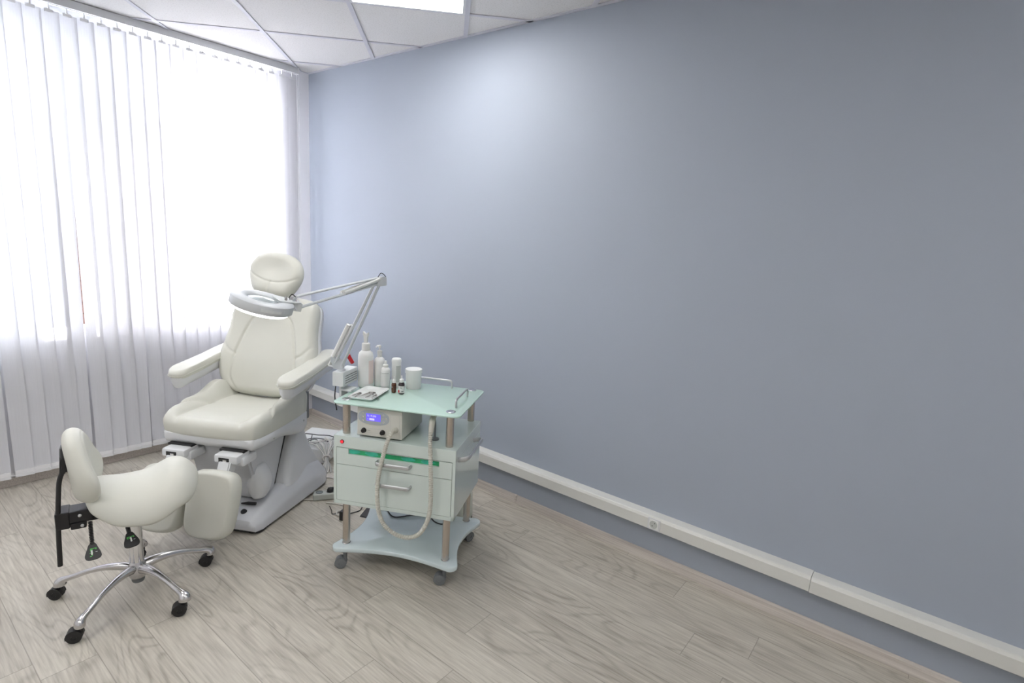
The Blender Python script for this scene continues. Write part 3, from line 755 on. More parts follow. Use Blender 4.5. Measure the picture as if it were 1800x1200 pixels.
# control unit on the cabinet, hose hanging in front
UX0, UX1, UY0, UY1, UZ0, UZ1 = .064, .277, -.026, .225, .669, .806
U = thing('podiatry_unit', 'ivory electric foot-care unit with violet display under the glass shelf', 'device', TW(0, 0, 0), TA)
b = NB(); box(b, UX0, UX1, UY0, UY1, UZ0+.008, UZ1, .004); link('casing', b, 'unit', U)
for x in (UX0+.03, UX1-.03):
    for y in (UY0+.03, UY1-.03):
        b = NB(); lathe(b, [(.008, UZ0), (.008, UZ0+.009)], 12, cx=x, cy=y); link('rubber_foot', b, 'black', U)
def face(bm, pts, th=.001, mi=0, y=UY0):   # flat plate on the unit's front, pts in (x, z)
    plate(bm, pts, 0, th, th*.2, Mx=Matrix(((1, 0, 0, 0), (0, 0, -1, y+.0001), (0, 1, 0, 0), (0, 0, 0, 1))), mi=mi)
def ellp(cx, cz, a, c, n=36): return [(cx+a*math.copysign(abs(math.cos(t))**.8, math.cos(t)), cz+c*math.copysign(abs(math.sin(t))**.8, math.sin(t))) for t in [2*PI*k/n for k in range(n)]]
b = NB(); face(b, ellp(.143, .764, .074, .033)); cp = link('control_panel', b, 'oval', U, 30)
b = NB(); face(b, rrect(.108, .176, .749, .782, .002, 3), y=UY0-.0012); lc = link('display', b, 'lcd', cp, 30)
MXT = Matrix(((1, 0, 0, 0), (0, 0, -1, UY0-.0026), (0, 1, 0, 0), (0, 0, 0, 1)))
b = NB(); text(b, '% 19.200', .0115, TR(.1135, 0, .7685) @ MXT)
for k in range(5): face(b, rrect(.124+k*.0048, .1280+k*.0048, .7530, .7615, .0005, 2), y=UY0-.0024, th=.0004)
face(b, rrect(.115, .119, .7565, .7578, .0003, 2), y=UY0-.0024, th=.0004)
link('figures', b, 'lcdt', lc, 0)
for (x, z) in ((.092, .781), (.092, .7635), (.092, .747), (.190, .781), (.190, .7655), (.203, .765), (.190, .749)):
    b = NB(); lathe(b, [(.0042, 0), (.0042, .0015), (.003, .0022), (0, .0022)], 14, Mx=TR(x, UY0-.001, z) @ RX(90)); link('button', b, 'unit', cp)
    b = NB(); lathe(b, [(.0011, 0), (.0011, .0003)], 8, Mx=TR(x, UY0-.0031, z) @ RX(90)); link('button_dot', b, 'dark', cp)
b = NB()
for k in range(4):
    xx = .113+k*.0165
    for sgn in (-1, 1): box(b, xx-.0045, xx+.0045, UY0-.0006, UY0, .7365+sgn*.0035-.0004, .7365+sgn*.0035+.0004)
box(b, .105, .178, UY0-.0006, UY0, .7300, .7306)
link('yellow_marks', b, 'yellow', U, 0)
for x in (.098, .187):
    b = NB(); lathe(b, [(.0115, 0), (.0115, .004), (.009, .005), (.009, .014), (0, .0145)], 24, Mx=TR(x, UY0, .702) @ RX(90)); link('knob', b, 'black', U)
b = NB(); face(b, rrect(.098, .187, .694, .714, .002, 3), th=.0006); link('socket_plate', b, 'greyl', U, 30)
b = NB(); face(b, rrect(.099, .186, .695, .713, .002, 3), th=.0003, y=UY0-.0006)
sp_ = link('inner_plate', b, 'unit', U, 30)
b = NB(); text(b, 'parts', .0065, TR(.115, 0, .7025) @ MXT @ TR(0, 0, -.0014)); link('lettering', b, 'slot', U, 0)
b = NB(); face(b, rrect(.222, .266, .684, .789, .002, 3), th=.0008); dp = link('hose_bay', b, 'greyl', U, 30)
b = NB(); face(b, rrect(.2232, .2648, .6852, .7878, .002, 3), th=.0004, y=UY0-.0008); link('hose_plate', b, 'unit', U, 30)
hp = [(.248, -.030, .722), (.246, -.045, .724), (.240, -.062, .712), (.230, -.075, .68), (.216, -.082, .62), (.201, -.085, .55), (.193, -.085, .49), (.192, -.085, .42), (.199, -.083, .35), (.222, -.08, .295), (.26, -.078, .262), (.30, -.077, .248), (.34, -.077, .249), (.385, -.077, .272), (.418, -.078, .325), (.435, -.079, .395), (.436, -.078, .48), (.431, -.074, .58), (.423, -.062, .65), (.416, -.05, .70), (.413, -.036, .738)]
P = resample(smooth_path(hp, 30), .00125)
b = NB(); tube(b, P, [.0088+.0017*math.sin(i*.00125/.0082*2*PI) for i in range(len(P))], 14); link('suction_hose', b, 'hose', U, 80)
b = NB(); tube(b, [(.248, -.026, .722), (.248, -.036, .722), (.247, -.047, .7225)], [.013, .0125, .011], 20); link('hose_socket', b, 'hose', U, 60)
hpts = smooth_path([(.413, -.034, .735), (.411, -.022, .765), (.408, .0, .786), (.402, .03, .79), (.395, .06, .775)], 5)
b = NB(); tube(b, hpts, [.0100+.0035*math.sin(PI*min(1, i/len(hpts)*1.4)) for i in range(len(hpts))], 16); link('handpiece', b, 'hose', U, 60)
b = NB(); tube(b, smooth_path([(.40, .055, .70), (.402, .05, .74), (.405, .035, .768), (.409, .015, .768)], 5), .005, 10); lathe(b, [(.02, .669), (.02, .674), (.006, .676), (.005, .705)], 20, cx=.40, cy=.055)
link('handpiece_holder', b, 'grey', U, 60)

# ------------------------------------------------------------------ things on the glass top
def put(name, label, cat, x, y, z=GZ+.0002, rz=0, group=None):
    p = TW(x, y, z); return thing(name, label, cat, p, TA+rz, group)
def pump_head(h0, parent, nozzle=.034, slim=.007, ang=200, wedge=False):
    if wedge:
        b = NB()
        loft(b, [[(x*w, y*w*.9, h0+z) for x, y in ((-1, -1), (1, -1), (1, 1), (-1, 1))] for w, z in ((.008, 0), (.0088, .02), (.0100, .036))])
        loft(b, [[(-.0135, y, h0+.036), (.0125, y, h0+.034), (.013, y, h0+.052), (.001, y, h0+.042), (-.0135, y, h0+.056)] for y in (-.0085, .0085)])
        bmesh.ops.bevel(b, geom=b.edges[:], offset=.0012, segments=2, affect='EDGES'); link('pump_head', b, 'pump', parent, 40)
    else:
        a = math.radians(ang); d = Vector((math.cos(a), math.sin(a), 0))
        b = NB(); lathe(b, [(slim*.6, h0), (slim*.6, h0+.012), (slim*1.1, h0+.014), (slim*1.2, h0+.024), (slim*.6, h0+.026)], 18)
        tube(b, [d*-.004+Vector((0, 0, h0+.021)), d*nozzle*.6+Vector((0, 0, h0+.020)), d*nozzle+Vector((0, 0, h0+.012))], [.005, .0042, .003], 10); link('pump_head', b, 'pump', parent, 50)
def label_wrap(parent, r, z0, z1, a0, a1, m, name='paper_label', sq=1):
    b = NB(); n = 18
    rg = [[((rr)*math.cos(math.radians(a0+(a1-a0)*k/n)), rr*sq*math.sin(math.radians(a0+(a1-a0)*k/n)), z) for z, rr in ((z0, r+.0002), (z1, r+.0002), (z1, r+.0007), (z0, r+.0007))] for k in range(n+1)]
    loft(b, rg); return link(name, b, m, parent, 60)
# big pump bottle
t = put('pump_bottle', 'tallest white pump bottle with pale pink label on the glass top', 'bottle', -.018, .222)
r = .0365
b = NB(); lathe(b, [(r*.85, 0), (r*.97, .004), (r, .01), (r, .145), (r*.97, .158), (r*.86, .170), (r*.62, .178), (r*.56, .180)], 40); link('bottle_body', b, 'bottle', t, 50)
b = NB(); lathe(b, [(.0195, .178), (.0200, .181), (.0195, .213), (.017, .216), (.009, .218)], 32); link('collar', b, 'pump', t, 40)
pump_head(.217, t, wedge=True); label_wrap(t, r, .02, .135, -62+20, 28, 'pink')
t = put('pump_bottle', 'slimmer white pump bottle standing behind the small spray bottle', 'bottle', .035, .262)
r = .026
b = NB(); lathe(b, [(r*.85, 0), (r*.97, .004), (r, .01), (r, .118), (r*.9, .134), (r*.55, .144), (r*.42, .146)], 36); link('bottle_body', b, 'bottle', t, 50)
b = NB(); lathe(b, [(.0115, .144), (.0118, .150), (.0105, .152), (.0118, .156), (.0118, .168), (.012, .176), (.006, .178)], 28); link('collar', b, 'pump', t, 40)
pump_head(.178, t, .022, .006, 170)
t = put('spray_bottle', 'small white spray bottle with framed grey label beside the brown vial', 'bottle', .088, .215)
r = .0215
b = NB(); lathe(b, [(r*.9, 0), (r, .004), (r, .092), (r*.86, .104), (r*.62, .108), (r*.55, .110)], 36); link('bottle_body', b, 'bottle', t, 50)
b = NB(); lathe(b, [(.0125, .109), (.0125, .121), (.010, .123), (.0062, .125), (.006, .138), (.004, .141), (0, .141)], 28); link('spray_cap', b, 'pump', t, 40)
lb = label_wrap(t, r, .018, .083, -175, -20, 'slot'); label_wrap(lb, r+.0005, .019, .082, -174, -21, 'labelw', 'label_face')
t = put('tube_bottle', 'white cylindrical dispenser tube with grey label behind the brown vial', 'bottle', .121, .268)
r = .0225
b = NB(); lathe(b, [(r, 0), (r, .125), (r*.97, .127)], 36); link('bottle_body', b, 'bottle', t, 40)
b = NB(); lathe(b, [(r*1.04, .126), (r*1.05, .136), (r*.97, .143), (r*.8, .146), (0, .146)], 36); link('cap', b, 'bottle', t, 40)
label_wrap(t, r, .03, .112, -70, -5, 'greyl')
t = put('cream_jar', 'wide white screw-lid jar standing right of the dark bottle', 'jar', .202, .29)
r = .0385
b = NB(); lathe(b, [(r*.93, 0), (r*.96, .004), (r, .078), (r*.98, .082)], 44); link('jar_body', b, 'bottle', t, 40)
b = NB(); lathe(b, [(r*1.06, .076), (r*1.08, .079), (r*1.08, .093), (r*1.04, .096), (r*.9, .0955), (0, .0955)], 44); link('lid', b, 'bottle', t, 40)
for nm, lab, x, y, r, h, gm, lbm in (('dropper_vial', 'small brown glass dropper vial with white cap', .146, .182, .0115, .047, 'amber', None), ('dropper_bottle', 'dark glass dropper bottle with white and red label', .188, .174, .0145, .056, 'darkg', 'labelw')):
    t = put(nm, lab, 'bottle', x, y)
    b = NB(); lathe(b, [(r*.9, 0), (r, .002), (r, h*.84), (r*.85, h*.94), (r*.6, h)], 28); link('glass_body', b, gm, t, 50)
    b = NB(); c = r*.68; lathe(b, [(c, h), (c*1.05, h+.002), (c, h+.014), (c*.7, h+.016), (c*.36, h+.019), (c*.32, h+.03), (c*.2, h+.033), (0, h+.033)], 24); link('dropper_cap', b, 'bottle', t, 50)
    if lbm:
        l = label_wrap(t, r, .007, .04, -150, 0, lbm); label_wrap(l, r+.0006, .008, .020, -150, -105, 'red', 'red_mark'); label_wrap(l, r+.0006, .012, .016, -70, -35, 'slot', 'print_line'); label_wrap(l, r+.0006, .030, .033, -95, -60, 'slot', 'print_line')
    else:
        label_wrap(t, r, .008, .035, -60, 0, 'brick', 'print_line'); label_wrap(t, r, .026, .029, -120, -100, 'labelw', 'print_line')
# tray with nippers
t = put('instrument_tray', 'white square dish holding steel nail nippers at the glass corner', 'tray', .062, .095)
b = NB()
def tr_(z, k, dz=0): return [(x, y, z) for x, y in rrect(-.062+k, .062-k, -.098+k, .098-k, .018-k*.6, 6)]
loft(b, [tr_(.0, .014), tr_(.003, .008), tr_(.0125, .0), tr_(.014, .0015), tr_(.0125, .006), tr_(.005, .0135), tr_(.004, .02)])
link('dish', b, 'tray', t, 60)
def nipper(label, x, y, rz, kind, z=.0055):
    o = put('nail_nipper', label, 'tool', x, y, GZ+z, math.radians(rz), 'nippers in the white dish')
    for s in (-1, 1):
        b = NB(); q = [(-.045, .011, .002), (-.03, .014, .002), (-.012, .009, .003), (0, .0, .004), (.008, -.0035, .005)]
        if kind: q = [(-.05, .016, .002), (-.035, .013, .003), (-.015, .006, .006), (0, .0, .011), (.012, -.003, .009)]
        tube(b, smooth_path([(a, bb*s, c+.001*s) for a, bb, c in q], 4), [.0022]*13+[.003]*4, 8, ell=(1.1, .7)) if False else tube(b, smooth_path([(a, bb*s, c+.001*s) for a, bb, c in q], 4), .0022, 8)
        ar_ = link('handle', b, 'inst', o, 60)
        b = NB(); loft(b, [[(.006, s*-.0045, .0035), (.006, s*-.001, .0035), (.006, s*-.001, .0075), (.006, s*-.0045, .0075)], [(.018, s*-.0012, .0045), (.018, 0, .0045), (.018, 0, .0065), (.018, s*-.0012, .0065)]]); link('jaw', b, 'inst', ar_, 30)
    b = NB(); lathe(b, [(.0042, .001), (.0042, .0085), (.003, .0095), (0, .0095)], 14); link('pivot', b, 'inst', o, 40)
    return o
nipper('bent steel nipper at the left end of the dish', .028, .06, 70, 1)
nipper('steel nipper with open jaws in the middle of the dish', .062, .10, 88, 0, .006)
nipper('steel nipper with long handles at the centre right of the dish', .085, .085, 60, 1, .008)
nipper('small loop-handled nipper at the right end of the dish', .105, .075, 110, 0, .006)

# ------------------------------------------------------------------ magnifier lamp
LP = Vector((1.468, 2.136, .93)); LE = Vector((1.545, 1.952, 1.363)); LH = Vector((1.101, 1.882, 1.296))
ML = thing('magnifier_lamp', 'white spring-arm magnifier ring lamp clamped to the glass shelf', 'lamp', TW(-.08, .10, .82), 0)
O0 = TW(-.08, .10, .82)
def LV(p): return Vector(p)-O0
Mb = Matrix.Translation(-O0) @ Matrix.Translation(TP) @ RZ(-63)
b = NB(); box(b, -.108, -.052, .065, .205, .858, .926, .004, Mx=Mb)
bx = link('ballast_box', b, 'lampw', ML)
b = NB()
for k in range(4): box(b, -.0525, -.0512, .085, .195, .870+k*.011, .8735+k*.011, Mx=Mb)
link('vent_slot', b, 'slot', bx, 0)
b = NB(); box(b, -.085, -.030, .10, .16, .828, .838, .002, Mx=Mb); box(b, -.092, -.080, .10, .16, .790, .860, .002, Mx=Mb); box(b, -.085, -.030, .115, .145, .782, .792, .002, Mx=Mb); tube(b, [(-.05, .13, .79), (-.05, .13, .817)], .005, 10, Mx=Mb)
link('clamp', b, 'lampw', ML)
b = NB(); lathe(b, [(.018, .926), (.018, .934), (.010, .936), (.010, .95)], 20, cx=0, cy=0, Mx=Matrix.Translation(-O0) @ Matrix.Translation((LP.x, LP.y, 0))); link('swivel', b, 'lampg', ML)
dlo = (LE-LP).normalized(); vpl = Vector((0, 0, 1)).cross(dlo).normalized(); offl = vpl.cross(dlo).normalized()   # in-plane offset for the lower pair
side = vpl
cam_r = Vector((LE.x-LP.x, LE.y-LP.y, 0)).normalized()
dup_ = (LH-LE).normalized(); sdu = Vector((0, 0, 1)).cross(dup_).normalized(); offu = dup_.cross(sdu).normalized()
if offu.z < 0: offu = -offu
# lower arm: two parallel bars; the second is carried on the side away from the bottles
off2 = Vector((-.030, .006, .006)); g2 = Vector((-.003, 0, .001))
A0, A1 = LP+Vector((0, 0, .012)), LE
B0, B1 = LP+off2+Vector((0, 0, .028)), LE+off2*.7
b = NB()
for q0, q1 in ((A0, A1), (B0, B1)):
    for s_ in (-1, 1): tube(b, [LV(q0+side*.007*s_), LV(q1+side*.007*s_)], .0042, 8)
lower = link('lower_arm', b, 'lampg', ML, 40)
for k in (0, 1):
    q0 = LP+off2*(1.35-.62*k)+Vector((0, 0, .06)); q1 = q0+(B1-B0).normalized()*.175
    bb = NB(); tube(bb, [LV(q0), LV(q1)], .0088, 14); link('spring_sleeve', bb, 'bottle', lower, 40)
# lower bracket plates and red cap
b = NB()
for s_ in (-1, 1):
    pl = [LP+Vector((.006, 0, -.0)), LP+Vector((.012, 0, .035)), LP+off2*1.35+Vector((0, 0, .062)), LP+off2*1.45+Vector((0, 0, .046)), LP+off2*1.0+Vector((0, 0, .006))]
    loft(b, [[LV(p+side*(.013*s_+dz)) for p in pl] for dz in (-.001, .001)])
link('lower_bracket', b, 'lampg', ML, 30)
b = NB(); tube(b, [LV(LP+Vector((-.01, .004, .008))), LV(LP+Vector((-.055, .02, .025)))], .004, 10); tube(b, [LV(LP+Vector((-.055, .02, .025))), LV(LP+Vector((-.035, .012, .075)))], .0035, 10); link('balance_link', b, 'bottle', ML, 50)
b = NB(); tube(b, smooth_path([LV(LP+Vector((.028, -.012, .068))), LV(LP+Vector((.036, -.016, .050))), LV(LP+Vector((.048, -.018, .030)))], 4), .0095, 12); link('tension_knob', b, 'red', ML, 50, label='red tension knob')
# elbow
b = NB()
for s_ in (-1, 1):
    pl = [LE+Vector((.012, -.008, -.022)), LE+Vector((.012, -.008, .014)), LE+dup_*.02+offu*.016, LE+dup_*.042+offu*-.012, LE+Vector((-.012, 0, -.028))]
    loft(b, [[LV(p+sdu*(.012*s_+dz)) for p in pl] for dz in (-.001, .001)])
tube(b, [LV(LE-sdu*.015), LV(LE+sdu*.015)], .005, 10); link('elbow_bracket', b, 'lampg', ML, 30)
# upper arm: bars, sleeves
U0_, U1_ = LE+offu*.012, LH+offu*.024; V0_, V1_ = LE+dup_*.02-offu*.014, LH-offu*.020
b = NB()
for q0, q1 in ((U0_, U1_), (V0_, V1_)):
    for s_ in (-1, 1): tube(b, [LV(q0+sdu*.006*s_), LV(q1+sdu*.006*s_)], .0040, 8)
upper = link('upper_arm', b, 'lampg', ML, 40)
for s_ in (-1, 1):
    bb = NB(); q0 = LE+dup_*.012+offu*.008; q1 = LE+(V1_-LE)*.50
    tube(bb, [LV(q0+sdu*.009*s_), LV(q1+sdu*.009*s_)], .0072, 14); link('spring_sleeve', bb, 'bottle', upper, 40)
# head yoke
b = NB()
for s_ in (-1, 1):
    pl = [LH+offu*.026, LH+offu*.012+dup_*.010, LH-offu*.024+dup_*-.006, LH-offu*.024+dup_*.016, LH+dup_*.03-offu*.0, LH+offu*.022+dup_*.022]
    loft(b, [[LV(p+sdu*(.010*s_+dz)) for p in pl] for dz in (-.001, .001)])
link('head_yoke', b, 'lampg', ML, 30)
b = NB(); tube(b, smooth_path([LV(LH+offu*.02-dup_*-.0), LV(LH+offu*.036+dup_*.016), LV(LH+offu*.024+dup_*.032)], 5), .0018, 8)
tube(b, smooth_path([LV(LH-offu*.004+dup_*.018-sdu*.01), LV(LH-offu*.018+dup_*-.006-sdu*.014), LV(LH-offu*.034+dup_*-.002-sdu*.012)], 5), .0018, 8)
tube(b, smooth_path([LV(LE+Vector((-.018, .0, .012))), LV(LE+Vector((0, 0, .030))), LV(LE+Vector((.018, -.01, .012))), LV(LE+Vector((.014, -.01, -.02)))], 5), .0018, 8)
Mq = LV(TW(-.095, .075, .857)); tube(b, smooth_path([Mq, Mq+Vector((-.004, .002, -.05)), Mq+Vector((.008, .005, -.12))], 4), .0028, 8)
link('power_lead', b, 'cableb', ML, 60)
# ring head: its own frame
HC_ = Vector((.975, 1.895, 1.302)); RR = .106
ax = (LH-HC_); ax.z = 0; ax.normalize()
nrm = Vector((-.10, -.18, 1)).normalized()
def head_frame(c, towards, n):
    z = n; x = (towards-z*towards.dot(z)).normalized(); y = z.cross(x)
    return Matrix.Translation(c-O0) @ Matrix((x, y, z)).transposed().to_4x4()
HEADN = Vector((.17, -.21, 1)).normalized()
Mh = head_frame(HC_, ax, HEADN)
b = NB(); rings = [(RR-.003, -.018), (RR, -.015), (RR, .014), (RR-.006, .019), (RR-.035, .021), (RR-.050, .017), (RR-.054, .010), (RR-.054, -.004), (RR-.048, -.006), (RR-.006, -.006)]
R = [[(r_*math.cos(a), r_*math.sin(a), z) for r_, z in rings] for a in [2*PI*k/72 for k in range(73)]]
loft(b, R, cap=False, Mx=Mh); bmesh.ops.remove_doubles(b, verts=b.verts, dist=1e-5)
hd = link('lamp_head', b, 'lampg', ML, 50)
b = NB(); lathe(b, [(0, .006), (RR-.060, .0075), (RR-.054, .009), (RR-.054, .012), (RR-.060, .0135), (0, .020)], 56, Mx=Mh); link('magnifying_lens', b, 'lens', hd, 60)
b = NB(); R = [[((RR-.022+.0125*math.cos(p))*math.cos(a), (RR-.022+.0125*math.cos(p))*math.sin(a), -.0185+.0125*math.sin(p)) for p in [2*PI*j/12 for j in range(12)]] for a in [2*PI*k/72 for k in range(73)]]
loft(b, R, cap=False, Mx=Mh); bmesh.ops.remove_doubles(b, verts=b.verts, dist=1e-5); link('ring_tube', b, 'tube', hd, 60)
# mount plate from ring to yoke, hinge screw, small handle slot
b = NB(); plate(b, [(RR-.062, -.034), (RR-.03, -.036), (RR+.012, -.026), (RR+.03, -.016), (RR+.03, .016), (RR+.012, .026), (RR-.03, .036), (RR-.062, .034)], .0205, .0245, .001, Mx=Mh)
box(b, RR-.012, RR+.036, -.018, .018, -.012, .0205, .003, Mx=Mh); link('head_mount', b, 'lampw', hd, 30)
b = NB(); lathe(b, [(.005, 0), (.005, .008), (.003, .010)], 12, Mx=Mh @ TR(RR-.03, -.012, .0245)); lathe(b, [(.004, 0), (.004, .007)], 12, Mx=Mh @ TR(RR-.02, .014, .0245)); link('wing_screw', b, 'inst', hd, 40)
b = NB(); a0 = math.radians(-92); Rg = []
for k in range(9):
    a = a0+math.radians(-22+k*44/8*.85); Rg.append([((RR+dr_)*math.cos(a), (RR+dr_)*math.sin(a), z) for dr_, z in ((-.001, -.006), (.003, -.006), (.003, .004), (-.001, .004))])
loft(b, Rg, Mx=Mh); link('grip', b, 'lampw', hd, 40)
b = NB(); box(b, RR+.004, RR+.014, -.009, .009, .0245, .0275, .001, Mx=Mh); link('switch', b, 'red', hd, 40, label='red rocker switch')

# ------------------------------------------------------------------ saddle stool
SP, SA = Vector((.705, 2.485, 0)), math.radians(-17)
ST = thing('saddle_stool', 'cream saddle stool with backrest on a five-star polished base', 'stool', SP, SA)
rel = [141-math.degrees(SA)+72*k for k in range(5)]
b = NB(); lathe(b, [(.022, .072), (.030, .080), (.036, .095), (.038, .118), (.030, .140), (.0265, .150), (.0255, .152)], 36); hub = link('hub', b, 'alu', ST, 50)
for k, a in enumerate(rel):
    Mx = RZ(a)
    q = smooth_path([(.015, 0, .118), (.06, 0, .128), (.12, 0, .127), (.18, 0, .115), (.235, 0, .096), (.272, 0, .084), (.286, 0, .072), (.288, 0, .060)], 5)
    n_ = len(q); rr = []
    for i in range(n_):
        tt = i/(n_-1); rr.append(.021-.009*sstep(tt, 0, .45)+.010*sstep(tt, .6, .88))
    b = NB(); tube(b, q, rr, 18, ell=(1.05, .85), up=(0, 1, 0) if False else None, Mx=Mx); link('base_leg', b, 'alu', ST, 60)
    px_, py_ = .286*math.cos(math.radians(a)), .286*math.sin(math.radians(a))
    caster(ST, px_, py_, .072, (155, 170, 172, 160, 200)[k], .0255, 'black', 'black', .06)
b = NB(); lathe(b, [(.026, .150), (.026, .33), (.024, .332), (.0145, .334), (.0145, .42)], 32); link('gas_column', b, 'chrome', ST, 40)
b = NB(); lathe(b, [(.021, .056), (.024, .062), (.024, .073)], 28); link('column_foot', b, 'grey', ST)
# mechanism under the seat
b = NB(); box(b, -.09, .09, -.065, .065, .405, .425, .004); box(b, -.15, .03, -.035, .035, .385, .410, .004, Mx=TR(0, 0, .0)); link('seat_plate', b, 'black', ST)
b = NB(); box(b, -.245, -.20, -.05, .03, .375, .445, .006); box(b, -.21, -.13, -.045, .03, .392, .440, .005); box(b, -.20, -.15, -.052, .03, .368, .395, .005); box(b, -.14, -.05, -.035, .02, .400, .428, .004)
mech = link('tilt_bracket', b, 'black', ST)
for p_ in ((-.168, -.0525, .425), (-.163, -.053, .382), (-.06, -.045, .405)):
    b = NB(); lathe(b, [(.006, 0), (.006, .003), (.003, .005), (0, .005)], 14, Mx=TR(*p_) @ RX(90)); link('bolt', b, 'satin', mech)
b = NB(); tube(b, smooth_path([(-.243, -.04, .225), (-.236, -.04, .40), (-.226, -.04, .52), (-.218, -.038, .58), (-.198, -.03, .63), (-.190, -.02, .655)], 5), .0085, 12); link('back_rod', b, 'black', ST, 60)
b = NB(); loft(b, [[(x+dx, y, z) for x, y, z in ((-.206, -.045, .60), (-.206, .045, .60), (-.198, .05, .66), (-.200, .03, .70), (-.200, -.03, .70), (-.198, -.05, .66))] for dx in (-.012, .012)]); bmesh.ops.bevel(b, geom=b.edges[:], offset=.006, segments=3, affect='EDGES'); link('back_mount', b, 'black', ST, 45)
# levers
def lever(top, end, icon, lab):
    top, end = Vector(top), Vector(end); d = (end-top).normalized()
    pad0 = end-d*.0; q = resample([top+(end-top)*(i/20) for i in range(21)], .001)
    b = NB(); tube(b, q, [.0065+.002*math.sin(i*.001/.006*2*PI) for i in range(len(q))], 12); lv = link('lever', b, 'black', ST, 80, label=lab)
    x = Vector((1, 0, 0)); x = (x-d*x.dot(d)).normalized(); n = d.cross(x)
    if n.y > 0: n = -n
    Mx = Matrix.Translation(end) @ Matrix((x, d, n)).transposed().to_4x4()
    ol = [(v.x, v.y) for v in smooth_path([(-.008, -.004, 0), (.008, -.004, 0), (.015, .012, 0), (.023, .035, 0), (.022, .046, 0), (.012, .052, 0), (-.012, .052, 0), (-.022, .046, 0), (-.023, .035, 0), (-.015, .012, 0)], 4, True)]
    if (x.cross(d)).dot(n) < 0: ol = ol[::-1]
    b = NB(); plate(b, ol, -.005, .005, .002, Mx=Mx); pd = link('paddle', b, 'black', lv, 50)
    g = NB(); w = NB()
    if icon == 0:
        for (a, c, e, f) in ((-.008, .012, .012, .0145), (-.008, -.0055, .012, .022), (-.004, -.001, .014, .040), (-.010, -.004, .040, .0425), (.008, .012, .012, .018), (-.010, .001, .028, .0305)): box(g, a, c, e, f, .005, .0056, Mx=Mx)
        box(w, -.006, -.001, .019, .036, .005, .0057, Mx=Mx)
    else:
        for (a, c, e, f) in ((-.010, .012, .012, .0145), (-.012, -.009, .012, .020), (.009, .012, .012, .018), (-.010, -.002, .018, .0205)): box(g, a, c, e, f, .005, .0056, Mx=Mx)
        box(w, -.002, .003, .016, .034, .005, .0057, Mx=Mx)
    box(w, .008, .014, .027, .0285, .005, .0056, Mx=Mx)
    link('green_symbol', g, 'gtext', pd, 0); link('white_symbol', w, 'wtext', pd, 0)
lever((-.138, -.06, .395), (-.133, -.125, .325), 0, 'black lever nearer the back rod')
lever((-.028, -.07, .400), (-.014, -.145, .348), 1, 'black lever beside the chrome column')
# saddle
def sad(x, y):
    z = .016*sstep(-x, .02, .15)+.048*gauss(x-.16, .075)-.004
    z -= (.088+.10*max(0, x))*(abs(y)/.18)**2.1
    return z
so_ = [(-.15, -.05), (-.13, -.115), (-.06, -.160), (.03, -.176), (.12, -.178), (.19, -.150), (.226, -.095), (.240, 0), (.226, .095), (.19, .150), (.12, .178), (.03, .176), (-.06, .160), (-.13, .115), (-.15, .05), (-.155, 0)]
b = NB(); cushion(b, so_, .085, top=sad, edge=.05, dome=.010, bend=lambda x, y, z: (x, y, z+.485), nphi=120, nr=44, center=(.02, 0), edge_b=.06)
link('seat', b, 'leather', ST, 70)
# backrest
bo = [(-.155, -.04), (-.125, -.11), (-.05, -.138), (.05, -.138), (.125, -.11), (.155, -.04), (.118, .04), (.070, .100), (0, .122), (-.070, .100), (-.118, .04)]
def bb_(u, v, w):
    return (-.163+w+.052*(u/.16)**2*max(.2, .75-3.2*v)-.10*v, -u, .628+v*1.1)
b = NB(); cushion(b, bo, .068, top=None, bot=lambda u, v: 0, edge=.038, dome=.008, grooves=[spoly([(p[0]*.86, p[1]*.86) for p in bo], 4, True)], gd=.002, gw=.003, bend=bb_, nphi=140, nr=44)
link('backrest', b, 'leather', ST, 70)

# ------------------------------------------------------------------ floor items behind the trolley
t = thing('waste_bin', 'cream plastic bin with dark base on the floor behind the trolley', 'bin', (2.045, 1.975, 0), math.radians(-62))
b = NB(); plate(b, rrect(-.13, .13, -.10, .10, .05), 0, .022, .003); link('bin_base', b, 'black', t)
b = NB(); loft(b, [[(x*k, y*k, z) for x, y in rrect(-.132, .132, -.102, .102, .055)] for k, z in ((.97, .02), (1, .03), (.96, .15), (.90, .25), (.86, .285), (.78, .302), (.5, .308))]); link('bin_body', b, 'cream', t, 60)
t = thing('low_box', 'low white box on the floor between the chair and the trolley', 'box', (1.985, 3.07, 0), math.radians(30))
b = NB(); box(b, 0, .38, 0, .30, .008, .105, .008); link('box_body', b, 'bottle', t)
b = NB(); box(b, .02, .36, .02, .28, 0, .010); link('plinth', b, 'dark', t)
# power strip, plugs
t = thing('power_strip', 'pale grey power strip with a black plug on the floor beside the trolley', 'power strip', (1.735, 2.655, 0), math.radians(-33))
b = NB(); box(b, -.085, .17, -.028, .028, .002, .042, .008, 3); ps = link('strip_body', b, 'strip', t)
for x in (-.05, .01, .07, .13):
    b = NB(); lathe(b, [(.0205, .0415), (.0205, .044), (.019, .044), (.0175, .0425), (0, .0425)], 28, cx=x); link('outlet', b, 'slot', ps, 40)
t2 = thing('power_plug', 'black plug pushed into the grey power strip', 'plug', TR(1.735, 2.655, .0435) @ RZ(-33) @ Vector((.01, 0, 0)), math.radians(-33))
b = NB(); lathe(b, [(.018, 0), (.018, .012), (.012, .022), (0, .024)], 20); tube(b, [(0, 0, .014), (.03, .004, .016), (.05, .006, .012)], [.011, .008, .004], 12); link('plug_body', b, 'black', t2, 50)
b = NB(); tube(b, smooth_path([(.05, .006, .012), (.085, .0, -.005), (.12, -.035, -.03), (.17, -.05, -.040)], 6), .0035, 8); link('lead', b, 'cableb', t2, 60)
